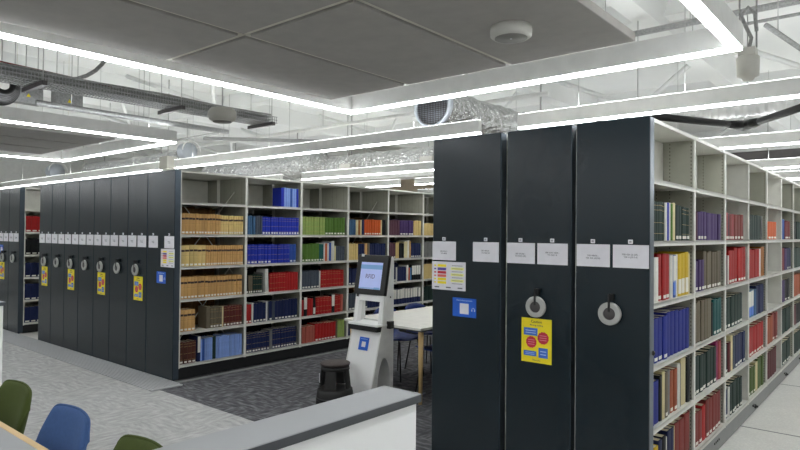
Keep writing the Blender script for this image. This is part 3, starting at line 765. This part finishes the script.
raft(lambda i, j: 'grey acoustic ceiling panel, %s column, %s row inside the upper left pendant frame' % (CN[i], RN[j]), [-8.85, -8.12, -7.4, -6.7], [-.79, .54, 1.87, 3.15], 2.64, 'grey panels of the left ceiling raft')
t = thing('round_sensor', 'round white sensor disc under the near grey ceiling raft', 'sensor', (-1.49, 2.59, 2.64))
MB().lathe([(.0001, -.055), (.085, -.055), (.098, -.045), (.10, -.02), (.097, 0), (.0001, 0)], 40).build('disc', mat('sensor_white', (190, 189, 182), .5), t)
MB().lathe([(.0001, -.0565), (.078, -.0565), (.078, -.054), (.0001, -.054)], 40).build('face', mat('sensor_face', (128, 127, 122), .6), t)
MB().lathe([(.0001, -.059), (.005, -.059), (.005, -.056)], 12).build('indicator', M_PAPER, t)

# ------------------------------------------------------------------ services under the soffit
def cable_tray():
    t = thing('cable_tray', 'long wire basket cable tray loaded with grey cables at upper left', 'cable tray', (-5.95, 0, 2.93))
    y0, y1 = -1.5, 4.62; wd, ht = .15, .075
    mb = MB()
    for x, z in ((-wd, ht), (wd, ht), (-wd, 0), (wd, 0), (-.05, 0), (.05, 0), (-wd, ht/2), (wd, ht/2)): mb.box(x-.0035, x+.0035, y0, y1, z-.0035, z+.0035)
    y = y0
    while y < y1:
        mb.box(-wd, wd, y, y+.005, -.003, .003); mb.box(-wd-.003, -wd+.003, y, y+.005, 0, ht); mb.box(wd-.003, wd+.003, y, y+.005, 0, ht); y += .028
    mb.build('basket', M_GALV, t)
    mb = MB()
    for i in range(44):
        px = random.uniform(-.125, .125); pz = random.uniform(.012, .10)
        pts = [(px+.012*math.sin(k*1.7+i), y0+(y1-.08-y0)*k/14, pz+.006*math.cos(k*2.1+i)) for k in range(15)]
        mb.tube(pts, .0085, 5)
    mb.build('cable_bundle', M_CABLE, t)
    for y in (.6, 2.05, 3.35, 4.5):
        b = MB().box(-.24, .24, y-.02, y+.02, -.045, -.006).build('support_channel', M_HUB, t)
        MB().tube([(.2, y, -.05), (.2, y, ZC-2.933)], .005, 6).tube([(-.2, y, -.05), (-.2, y, ZC-2.933)], .005, 6).build('threaded_rod', M_WIRE, b)
    MB().tube([(.1, 1.2, .10), (.12, 1.7, .115), (.1, 2.3, .10), (.08, 2.7, .08)], .006, 6).build('red_cable', M_RED, t)
    MB().tube([(.0, 2.1, .07)]+[(.05, 2.2+.5*math.sin(q*math.pi/16), .57-.5*math.cos(q*math.pi/16)) for q in range(9)]+[(.05, 2.7, ZC-2.97)], .018, 8).build('flexible_conduit', M_CABLE, t)
cable_tray()
t = thing('dome_speaker', 'round grey dome speaker hanging under the end of the cable tray', 'speaker', (-5.40, 3.60, 2.77)); t.scale = (.95, .95, .95)
MB().lathe([(.0001, -.01), (.10, -.01), (.135, .01), (.15, .05), (.145, .1), (.12, .13), (.0001, .13)], 36).build('dome', M_SPEAK, t)
MB().lathe([(.0001, -.016), (.095, -.016), (.10, -.009), (.0001, -.009)], 36).build('grille', mat('grille_dark', (110, 109, 104), .8), t)
MB().tube([(0, 0, .12), (0, 0, (ZC-2.77)/.95)], .008, 6).build('hanger', M_WIRE, t)

def crinkle_duct(name, label, pts, r, mouth=False, seg=.05):
    pts = [Vector(p) for p in pts]; path = []
    for a, b in zip(pts, pts[1:]):
        n_ = max(2, int((b-a).length/seg))
        path += [a.lerp(b, i/n_) for i in range(n_)]
    path.append(pts[-1])
    t = thing(name, label, 'duct', tuple(pts[0]))
    mb = MB(); mb.tube([p-pts[0] for p in path], r, 28, rs=[r*(1+.03*math.sin(i*1.1)) for i in range(len(path))])
    for i, v in enumerate(mb.v):
        q = Vector(v)+pts[0]; k = noise.noise(q*7)*.03+noise.noise(q*18)*.016
        d = (Vector(v)-(min((p-pts[0] for p in path), key=lambda p: (p-Vector(v)).length))).normalized()
        mb.v[i] = tuple(Vector(v)+d*k)
    mb.build('foil_wrap', M_FOIL, t)
    return t
t = crinkle_duct('foil_duct', 'crinkled silver foil duct with an open grille mouth above the large units', [(-3.92, 5.22, 3.0), (-3.92, 7.0, 3.0), (-3.92, 9.2, 3.0)], .2)
rg = MB().lathe([(.21, .02), (.235, .02), (.235, -.05), (.21, -.05)], 40, None, (0, -.01, 0), 'Y', closed=True).build('mouth_collar', M_DUCT, t)
mb = MB()
for i in range(-10, 11):
    a = i*.021; hlf = math.sqrt(max(0, .21**2-a*a))
    mb.box(a-.0025, a+.0025, -.045, -.040, -hlf, hlf); mb.box(-hlf, hlf, -.040, -.035, a-.0025, a+.0025)
mb.build('mesh_grille', M_HUB, rg)
MB().lathe([(.0001, -.02), (.2, -.02), (.2, -.026), (.0001, -.026)], 40, None, (0, 0, 0), 'Y').build('inner_damper', mat('damper_grey', (176, 184, 196), .4, .4), rg)
MB().box(-.012, .012, .6, .61, .19, 1.0).box(-.012, .012, 2.4, 2.41, .19, 1.0).box(-.012, .012, .08, .09, .2, 1.0).build('hanging_strap', M_WIRE, t)
t = crinkle_duct('foil_duct', 'silver foil duct lying crossways above the middle of the left bookcase', [(-8.7, 8.3, 2.93), (-6.5, 8.3, 2.93), (-4.6, 8.3, 2.93)], .19)
MB().box(.5, .51, -.012, .012, .18, 1.07).box(2.9, 2.91, -.012, .012, .18, 1.07).build('hanging_strap', M_WIRE, t)
t = crinkle_duct('foil_duct', 'bulging silver foil duct above the nearest bays of the left bookcase', [(-13.2, 8.5, 3.02), (-11.2, 8.35, 2.98), (-9.2, 8.45, 3.05)], .26)
MB().box(1.0, 1.01, -.012, .012, .2, .98).box(3.2, 3.21, -.012, .012, .22, .98).build('hanging_strap', M_WIRE, t)
t = crinkle_duct('foil_duct', 'bright foil duct above the leftmost wheeled units', [(-15.5, 6.6, 3.12), (-13.5, 6.5, 3.05), (-11.3, 6.6, 3.1)], .17)
MB().box(.8, .81, -.012, .012, .15, .9).box(3.4, 3.41, -.012, .012, .13, .9).build('hanging_strap', M_WIRE, t)

def round_end(label, x, y, z, r, ln):
    t = thing('round_duct', label, 'duct', (x, y, z))
    prof = [(r*.99, 0)]
    k = int(ln/.06)
    for i in range(k): prof += [(r, ln*i/k+.005), (r+.006, ln*i/k+.012), (r, ln*i/k+.02)]
    MB().lathe([(.0001, 0)]+prof+[(r, ln), (.0001, ln)], 32, None, (0, 0, 0), 'X').build('spiral_tube', M_DUCT, t)
    pts = [(.0, r*1.25*math.cos(a), r*1.25*math.sin(a)) for a in [math.pi*i/14 for i in range(15)]]
    MB().tube([(ln+.05+p[0], p[1], p[2]) for p in pts], .012, 8).build('hoop', M_WHITE, t)
    MB().tube([(ln*.5, 0, r), (ln*.5, 0, ZC-z)], .006, 6).build('hanger', M_WIRE, t)
round_end('blue-grey round duct end above the wide end panel of the left bank', -10.7, 6.3, 3.16, .15, .22)
round_end('blue-grey round duct end at the far left above the aisle', -17.2, 6.4, 3.16, .18, .3)
def spiral_white():
    t = thing('spiral_duct', 'white corrugated duct crossing above the right-hand bookcase', 'duct', (-1.95, 7.24, 2.99))
    prof = [(.0001, 0)]; k = 60; L = 4.6
    for i in range(k): prof += [(.08, L*i/k), (.1, L*(i+.5)/k)]
    prof += [(.085, L), (.0001, L)]
    MB().lathe(prof, 24, None, (0, 0, 0), 'X', smooth=False).build('corrugated_tube', M_WHITE, t)
    MB().tube([(.6, 0, .09), (.6, 0, ZC-2.99)], .006, 6).tube([(2.6, 0, .09), (2.6, 0, ZC-2.99)], .006, 6).build('hanger', M_WIRE, t)
spiral_white()
t = thing('insulated_pipe', 'black insulated pipe bending above the right-hand bookcase', 'pipe', (0, 0, 2.8))
A, B, C_ = Vector((-2.6, 5.0, 0)), Vector((-1.37, 7.24, 0)), Vector((.9, 5.3, 0))
A = Vector((-1.97, 6.09, 0))+(Vector((-1.97, 6.09, 0))-B)*.6
Cc = Vector((-.80, 6.52, 0)); Cc = B+(Cc-B)*3
MB().tube([A, B+(A-B)*.08, B+Vector((0, 0, -.01)), B+(Cc-B)*.03, Cc], .036, 14).build('pipe_run', M_BLACK, t)
MB().tube([B+(A-B)*.12, B+(A-B)*.04, B, B+(Cc-B)*.05, B+(Cc-B)*.1], .05, 14, rs=[.036, .052, .06, .052, .036]).build('taped_joint', M_BLACK, t)
MB().tube([A+(B-A)*.3, A+(B-A)*.3+Vector((0, 0, 1.2))], .005, 5).tube([Cc+(B-Cc)*.4, Cc+(B-Cc)*.4+Vector((0, 0, 1.2))], .005, 5).build('hanger', M_WIRE, t)
t = thing('sensor_pendant', 'beige cylindrical sensor hanging on rods beside the large pendant frame', 'sensor', (-.855, 4.60, 2.70))
MB().lathe([(.0001, -.025), (.03, -.022), (.045, 0), (.066, .008), (.07, .13), (.06, .14), (.0001, .14)], 32).build('body', M_BEIGE, t)
MB().box(-.05, .05, -.05, .05, .14, .19).box(-.09, -.05, -.02, .02, .17, .20).build('bracket', M_BEIGE, t)
MB().tube([(-.05, 0, .19), (-.05, 0, ZC-2.70)], .006, 6).tube([(.05, 0, .19), (.05, 0, ZC-2.70)], .006, 6).build('hanging_rod', M_CABLE, t)
MB().tube([(0, 0, .16), (.02, 0, .26), (-.02, 0, .36), (-.04, 0, .42), (0, .0, .47), (.04, 0, .42), (.05, 0, .3)], .012, 8).build('flexible_cable', M_CABLE, t)
t = thing('sensor_box', 'small beige sensor box between two light bars over the left bank', 'sensor', (-8.9, YA, 2.6))
MB().box(-.12, .12, -.08, .08, 0, .2).build('box', M_BEIGE, t, .01)
MB().tube([(0, 0, .2), (0, 0, ZC-2.6)], .008, 6).build('hanging_rod', M_WIRE, t)
for i, (x, y, lb) in enumerate(((-7.9, 7.9, 'beige junction box above the third bay of the left bookcase'), (-6.05, 7.9, 'small beige junction box right of the other one above the left bookcase'), (-14.9, 6.2, 'small beige box above the far left wheeled units'))):
    t = thing('junction_box', lb, 'electrical box', (x, y, 2.72)); MB().box(-.13, .13, -.08, .08, 0, .17).build('box', M_BEIGE, t, .008)
    MB().tube([(0, 0, .17), (0, 0, ZC-2.72)], .008, 6).build('hanging_rod', M_WIRE, t)
# upper left: boxes and a coil of black cable
t = thing('cable_coil', 'coil of thick black cable hanging at the upper left edge', 'cable', (-6.22, 1.88, 2.93))
mb = MB()
for k in range(6):
    rr = .15-.015*k; mb.tube([(.025*k-.07, rr*math.cos(a), rr*math.sin(a)) for a in [2*math.pi*i/24 for i in range(25)]], .026, 8, caps=False)
mb.build('loops', M_BLACK, t); MB().tube([(0, 0, .17), (0, 0, ZC-2.93)], .006, 6).build('hanger', M_WIRE, t)
for x, y, lb in ((-6.58, 2.20, 'grey control box with warning mark beside the cable coil'), (-6.55, 2.56, 'grey control box nearer to the cable tray, right of the first')):
    t = thing('control_box', lb, 'electrical box', (x, y, 2.86)); MB().box(-.06, .06, -.13, .13, 0, .2).build('enclosure', M_GALV, t, .005)
    MB().add([(.062, -.02, .06), (.062, .02, .06), (.062, 0, .095)], [(0, 1, 2)], None).build('warning_triangle', M_YELLOW, t)
    MB().box(.06, .066, -.11, .11, .15, .19).build('cover_plate', M_HUB, t)
    MB().tube([(0, -.1, .22), (0, -.1, ZC-2.86)], .005, 6).tube([(0, .1, .22), (0, .1, ZC-2.86)], .005, 6).build('hanging_rod', M_WIRE, t)
# conduits
def conduit(label, pts, r=.022, m=None):
    t = thing('conduit_pipe', label, 'pipe', tuple(pts[0])); p0 = Vector(pts[0])
    MB().tube([Vector(p)-p0 for p in pts], r, 10).build('pipe_run', m or M_GALV, t)
    q = Vector(pts[0]).lerp(Vector(pts[-1]), .5)-p0; q1 = Vector(pts[0]).lerp(Vector(pts[-1]), .15)-p0
    MB().tube([q, (q.x, q.y, ZC-p0.z)], .004, 5).tube([q1, (q1.x, q1.y, ZC-p0.z)], .004, 5).build('hanger', M_WIRE, t)
conduit('dark steel conduit crossing behind the large pendant frame at upper right', [(-2.3, 5.7, 3.5), (3.0, 5.66, 3.5)], .028)
conduit('second steel conduit just below the first at upper right', [(-2.3, 5.78, 3.42), (3.0, 5.74, 3.42)], .014)
conduit('pale pipe running below the cable tray at upper left', [(-6.33, 2.2, 2.84), (-6.33, 4.3, 2.84)], .03)
conduit('steel pipe slanting above the middle light bar', [(-9.4, 5.9, 3.25), (-6.9, 7.6, 3.15)], .03)
conduit('pale pipe crossing high above the middle light bar', [(-12, 7.2, 3.45), (-3.6, 7.2, 3.45)], .03, M_LIGHTH)
conduit('thin steel pipe above the left end of the middle light bar', [(-12.0, 5.2, 3.1), (-7.9, 5.2, 3.1)], .018)
t = thing('dark_duct', 'long dark duct between the distant light rows above the right-hand bookcase', 'duct', (-2.6, 11.0, 2.83))
MB().box(0, 5.8, 0, .35, 0, .16).build('duct_body', M_HUB, t, .01)
MB().tube([(.8, .17, .16), (.8, .17, ZC-2.83)], .006, 6).build('hanger', M_WIRE, t); MB().tube([(4.0, .17, .16), (4.0, .17, ZC-2.83)], .006, 6).build('hanger', M_WIRE, t)
conduit('slanting strut above the beige hanging sensor', [(-.9, 5.5, 3.3), (-.45, 6.2, 2.95)], .02)
t = thing('rectangular_duct', 'grey rectangular duct beyond the black pipe at the right edge', 'duct', (-.55, 8.1, 2.95))
MB().box(0, 2.5, 0, .4, 0, .3).build('duct_body', M_DUCT, t, .01)
MB().tube([(.3, .2, .3), (.3, .2, ZC-2.95)], .006, 6).build('hanger', M_WIRE, t)
t = thing('rectangular_duct', 'long pale duct box high above the left bookcase', 'duct', (-12.5, 10.6, 2.9))
MB().box(0, 8.5, 0, .5, 0, .35).build('duct_body', M_LIGHTH, t, .01)
MB().tube([(.3, .2, .35), (.3, .2, ZC-2.9)], .006, 6).tube([(6.3, .2, .35), (6.3, .2, ZC-2.9)], .006, 6).build('hanger', M_WIRE, t)

# ------------------------------------------------------------------ workstations: low walls, desk, chairs
def low_wall(label, x0, x1, y0, y1, h=1.1):
    t = thing('partition_wall', label, 'partition', ((x0+x1)/2, (y0+y1)/2, 0)); a, b = (x1-x0)/2, (y1-y0)/2
    MB().box(-a+.012, a-.012, -b, b-.012, 0, h-.0285).build('wall_body', M_WHITE, t, .003)
    MB().box(-a, a, -b-.01, b, h-.025, h).build('top_cap', M_GREYTOP, t, .002)
    MB().box(-a+.001, a-.001, -b, b-.001, h-.0285, h-.025).box(a-.0004, a+.0008, -b, b, h-.025, h-.003).build('cap_edge', M_DGREY, t)
low_wall('low white partition with grey top at bottom centre, in front of the step stool', -1.455, -1.285, -.8, 1.65)
low_wall('low white partition with grey top cut off at the left edge of the photo', -5.42, -5.25, -.8, 1.64)
t = thing('desk', 'grey-topped desk with pale wood edge at the bottom left corner', 'desk', (-3.35, .55, 0))
MB().box(-1.87, 1.86, -.45, .44, .715, .74).build('desktop', M_GREYTOP, t)
MB().box(-1.87, 1.86, .44, .47, .712, .742).box(-1.87, 1.86, -.48, -.45, .712, .742).build('wood_edge', M_WOOD, t, .003)
for x in (-1.8, -.04, 1.8):
    for y in (-.4, .38): MB().box(x-.025, x+.025, y-.025, y+.025, 0, .714).build('leg', M_WHITE, t)

def shell_chair(label, loc, rz, fab, h=.86):
    t = thing('upholstered_chair', label, 'chair', loc, rz)
    # backrest: wrapped pad, sitter faces -Y in local axes
    mb = MB(); NU, NV = 28, 16; front = []; vs = []; fs = []
    zb, zt = .40, h
    for side in (0, 1):
        for j in range(NV+1):
            v = j/NV
            for i in range(NU+1):
                u = -1+2*i/NU
                hw = .225+.012*math.sin(v*math.pi)-.008*v
                zz = zb+(zt-zb)*v
                drop = .085*(1-math.sqrt(max(0, 1-max(0, (abs(u)-.7)/.3)**2)))*(v**4)+.012*u*u*v**4
                yb = .17+.085*v-.075*u*u*(1-.45*v)
                th = .036*(1-.55*abs(u)**5)*(1-.5*v**8)
                vs.append((u*hw, yb+(th if side else -th*.55), zz-drop))
    W = NU+1; S = W*(NV+1)
    for j in range(NV):
        for i in range(NU):
            a = j*W+i; fs += [(a, a+1, a+1+W, a+W), (S+a, S+a+W, S+a+1+W, S+a+1)]
    for i in range(NU): fs += [(i, S+i, S+i+1, i+1), (NV*W+i, NV*W+i+1, S+NV*W+i+1, S+NV*W+i)]
    for j in range(NV): fs += [(j*W, (j+1)*W, S+(j+1)*W, S+j*W), (j*W+NU, S+j*W+NU, S+(j+1)*W+NU, (j+1)*W+NU)]
    mb.add(vs, fs, fab, True); o = mb.build('backrest', None, t); o.modifiers.new('s', 'SUBSURF').levels = 1; o.modifiers['s'].render_levels = 1
    # piped seam round the rim
    rim = [(Vector(vs[S+k])+Vector(vs[k]))/2 for k in [j*W+NU for j in range(NV+1)]+[NV*W+i for i in range(NU-1, 0, -1)]+[j*W for j in range(NV, -1, -1)]]
    MB().tube(rim, .006, 8).build('piping', fab, t)
    MB().box(-.225, .225, -.24, .15, .40, .47).build('seat', fab, t, .03, 4)
    MB().box(-.2, .2, -.2, .15, .385, .40).build('seat_frame', M_BLACK, t)
    for sx in (-1, 1):
        for sy in (-1, 1): MB().tube([(sx*.17, sy*.15-.03, .39), (sx*.22, sy*.21-.03, .0)], .013, 10, rs=[.016, .011]).build('leg', M_WOOD, t)
    return t
shell_chair('olive green upholstered chair at the far left behind the desk', (-3.74, 1.0, 0), 0, M_GREEN_F, .805)
shell_chair('blue upholstered chair between two olive green chairs behind the desk', (-3.04, 1.0, 0), 0, M_BLUE_F, .80)
shell_chair('olive green upholstered chair beside the low partition, right of the blue chair', (-2.35, 1.0, 0), 0, M_GREEN_F, .80)

# ------------------------------------------------------------------ kiosk
def kiosk():
    xr, xl, yb = -3.849, -4.245, 4.50; w = xr-xl
    t = thing('self_service_kiosk', 'white self-service kiosk with black tilted touchscreen beside the step stool', 'kiosk', ((xl+xr)/2*1.018, yb*1.018, 0))
    a = w/2
    # profile of the side (y, z): front edge slopes forward to the base, arch cut near the floor at the back
    def side(x0, x1):
        prof = [(-.035, 1.40), (0, 1.40), (0, .0)]
        arch_ = [(-.02-.13*(1-math.cos(th)), .02+.0+.30*math.sin(th)) for th in [math.pi*i/12 for i in range(13)]]
        prof = [(-.075, 1.405), (0, 1.405), (0, 0), (-.022, 0)]+[(-.132+.11*math.cos(th), .44*math.sin(th)) for th in [math.pi*i/14 for i in range(15)]]+[(-.32, 0), (-.30, .2), (-.225, .505), (-.175, .72), (-.157, .79), (-.12, 1.05)]
        return MB().prism(prof, x0, x1, 'X')
    side(a-.016, a).build('side_panel', M_LIGHTH, t, .002); side(-a, -a+.016).build('side_panel', M_LIGHTH, t, .002)
    MB().prism([(-.315, .02), (-.296, .2), (-.221, .505), (-.178, .69), (-.16, .69), (-.203, .505), (-.28, .2), (-.297, .02)], -a+.016, a-.016, 'X').build('front_panel', M_WHITE, t)
    MB().box(-a+.016, a-.016, -.02, -.004, .02, .78).build('rear_panel', M_LIGHTH, t)
    sh = MB().box(-a+.008, a+.004, -.24, -.02, .745, .765).build('scan_shelf', M_WHITE, t, .003)
    MB().box(-a+.004, a-.004, -.235, -.03, .695, .744).build('reader_slot', M_BLACK, sh, .003)
    # open white frame between shelf and screen
    def slab(x0, x1, z0, z1):
        y = lambda z: -.165+(z-.765)*.125
        return MB().prism([(y(z0), z0), (y(z1), z1), (y(z1)+.05, z1), (y(z0)+.05, z0)], x0, x1, 'X')
    f = slab(-a+.016, -a+.06, .765, 1.06); g = slab(a-.06, a-.016, .765, 1.06); h = slab(-a+.06, a-.06, .975, 1.06)
    for q in (g, h): b = len(f.v); f.v += q.v; f.f += [[i+b for i in ff] for ff in q.f]; f.mi += q.mi; f.sm += q.sm
    fr = f.build('open_frame', M_WHITE, t)
    MB().box(-a+.03, -a+.055, -.145, -.138, 1.01, 1.04).build('badge', M_HUB, fr)
    # screen, tilted back
    e = bpy.data.objects.new('touchscreen', MB().box(-.206, .206, -.012, .03, -.01, .385).mesh('touchscreen', M_BLACK)); COL.objects.link(e); e.parent = t
    e.location = (-.004, -.135, 1.045); e.rotation_euler = (math.radians(-10), 0, 0)
    b = e.modifiers.new('b', 'BEVEL'); b.width = .008; b.segments = 3
    MB().box(-.143, .143, -.0135, -.012, .045, .31).build('screen_glass', M_SCREEN, e)
    MB().box(-.143, .143, -.0145, -.0135, .242, .285).build('screen_header', M_SCRH, e)
    lettering('RFID', .062, M_SCRT, e, (-.005, -.0142, .15))
    MB().box(-.143, .143, -.0142, -.0135, .05, .058).box(.06, .13, -.0142, -.0135, .045, .065).build('screen_footer', M_SCRH, e)
    MB().box(-.15, -.12, -.02, .0, .365, .39).build('corner_tag', M_PAPER, e)
    MB().lathe([(.0001, a), (.008, a), (.008, a+.003), (.0001, a+.003)], 12, None, (0, -.05, 1.02), 'X').build('side_bolt', M_BLACK, t)
    c = MB().box(a, a+.04, -.1, -.04, .72, .79).build('side_reader', M_BLACK, t)
    return t
k = kiosk()
s = blue_sticker('blue sticker on the white front of the self-service kiosk', (-4.03, 4.50-.218, .565), .125, .125, False, .24); s.rotation_euler = (math.radians(-13.8), 0, 0); s.location = (-4.12, 4.581-.2085-.0032, .565)

# step stool
t = thing('step_stool', 'round black plastic step stool in front of the kiosk', 'stool', (-4.165, 4.03, 0)); t.scale = (.93, .93, 1)
MB().lathe([(.0001, .405), (.13, .405), (.148, .412), (.152, .425), (.145, .433), (.0001, .435)], 40).build('top_step', mat('ribbed_dark_tread', (66, 58, 55), .7, bump=.4, bump_s=120), t)
MB().lathe([(.140, .41), (.147, .37), (.135, .365), (.135, .40)], 40, closed=True).build('top_rim', M_RUBBER, t)
for k in range(4):
    a0 = math.radians(5+k*90); vs = []
    for j in range(2):
        for i in range(7):
            an = a0+math.radians(46)*i/6; z = (.205, .37)[j]; r = (.160, .140)[j]
            vs += [(r*math.cos(an), r*math.sin(an), z), ((r-.02)*math.cos(an), (r-.02)*math.sin(an), z)]
    fs = []
    for i in range(6):
        p = 2*i; q = 14+2*i
        fs += [(p, p+2, q+2, q), (p+1, q+1, q+3, p+3)]
    fs += [(0, 14, 15, 1), (12, 13, 27, 26)]
    MB().add(vs, fs).build('post', M_RUBBER, t)
MB().lathe([(.0001, .195), (.1, .197), (.165, .197), (.176, .19), (.182, .15), (.190, .06), (.195, .03), (.195, .008), (.18, .004), (.0001, .004)], 44).build('base_step', M_RUBBER, t)
MB().lathe([(.187, .09), (.1925, .10), (.1925, .11), (.1848, .12)], 44, closed=True).build('base_band', M_BLACK, t)
MB().box(-.012, .012, -.158, -.152, .25, .33).build('label_strip', M_PAPER, t).rotation_euler = (0, 0, math.radians(-38))

# reading table
t = thing('reading_table', 'white reading table with round oak legs between the kiosk and large units', 'table', (-4.11, 5.82, 0))
MB().box(-.515, .515, -1.22, 1.22, .715, .74).build('tabletop', M_TABLE, t, .003)
MB().box(-.47, .47, -1.15, 1.15, .69, .7145).build('apron', M_DGREY, t)
for x in (-.46, .46):
    for y in (-1.15, 1.15): MB().tube([(x, y, 0), (x, y, .689)], .022, 14, rs=[.018, .026]).build('leg', M_WOOD, t)
def plastic_chair(label, loc, rz):
    t = thing('moulded_chair', label, 'chair', loc, rz)
    mb = MB(); NU = 10; NV = 14; vs = []; fs = []
    for s_ in (0, 1):
        for j in range(NV+1):
            v = j/NV
            for i in range(NU+1):
                u = -1+2*i/NU
                if v < .5: q = v/.5; y = -.2+.38*q; z = .45-.02*math.sin(q*math.pi)+.03*u*u; hw = .22
                else: q = (v-.5)/.5; y = .18+.08*q+.03*math.sin(q*math.pi)-.05*u*u*q; z = .45+.32*q+.02*(1-q); hw = .22-.03*q; z -= .04*abs(u)**3*q
                vs.append((u*hw, y+(.012 if s_ else 0)*(v > .5), z-(.012 if s_ else 0)*(v <= .5)))
    W = NU+1; S = W*(NV+1)
    for j in range(NV):
        for i in range(NU):
            a = j*W+i; fs += [(a, a+1, a+1+W, a+W), (S+a, S+a+W, S+a+1+W, S+a+1)]
    for i in range(NU): fs += [(i, S+i, S+i+1, i+1), (NV*W+i, NV*W+i+1, S+NV*W+i+1, S+NV*W+i)]
    for j in range(NV): fs += [(j*W, (j+1)*W, S+(j+1)*W, S+j*W), (j*W+NU, S+j*W+NU, S+(j+1)*W+NU, (j+1)*W+NU)]
    MB().add(vs, fs, M_NAVY_F, True).build('seat_shell', None, t)
    for sx in (-1, 1):
        for sy in (-1, 1): MB().tube([(sx*.16, sy*.14, .43), (sx*.21, sy*.2, 0)], .009, 8).build('leg', M_BLACK, t)
    return t
plastic_chair('royal blue moulded chair behind the white table, right of the kiosk', (-4.55, 5.98, 0), math.radians(90))
plastic_chair('royal blue moulded chair behind the white table, partly hidden by the kiosk', (-4.55, 5.42, 0), math.radians(90))
plastic_chair('royal blue moulded chair at the near side of the white table, by the large units', (-3.78, 5.22, 0), math.radians(-90))
tag(MB().tube([(-3.95, 4.72, .008), (-3.88, 4.85, .008), (-3.95, 4.95, .008), (-3.86, 5.02, .008), (-3.84, 4.9, .008), (-3.92, 4.8, .008)], .005, 6).build('power_cable', M_PAPER), 'short loose white cable on the dark carpet behind the kiosk', 'cable')
import bmesh
for o in [o for o in COL.objects if o.type == 'MESH' and o.name.split('.')[0] in ('hanger', 'hanging_strap', 'hanging_rod', 'suspension_wire', 'threaded_rod', 'cross_brace', 'edge_strip')]:
    bm = bmesh.new(); bm.from_mesh(o.data); bm.verts.ensure_lookup_table(); seen = set(); groups = []
    for v in bm.verts:
        if v.index in seen: continue
        st = [v]; g = set()
        while st:
            q = st.pop()
            if q.index in g: continue
            g.add(q.index); st += [e.other_vert(q) for e in q.link_edges if e.other_vert(q).index not in g]
        seen |= g; groups.append(g)
    if len(groups) > 1:
        for k, g in enumerate(groups[1:]):
            b2 = bm.copy(); bmesh.ops.delete(b2, geom=[v for v in b2.verts if v.index not in g], context='VERTS')
            me = bpy.data.meshes.new(o.name.split('.')[0]); b2.to_mesh(me); b2.free()
            for m_ in o.data.materials: me.materials.append(m_)
            n_ = part(o.name.split('.')[0], me, o.parent, o.location)
        bmesh.ops.delete(bm, geom=[v for v in bm.verts if v.index not in groups[0]], context='VERTS'); bm.to_mesh(o.data)
    bm.free()
print('individual books', nind, 'all', len(books))
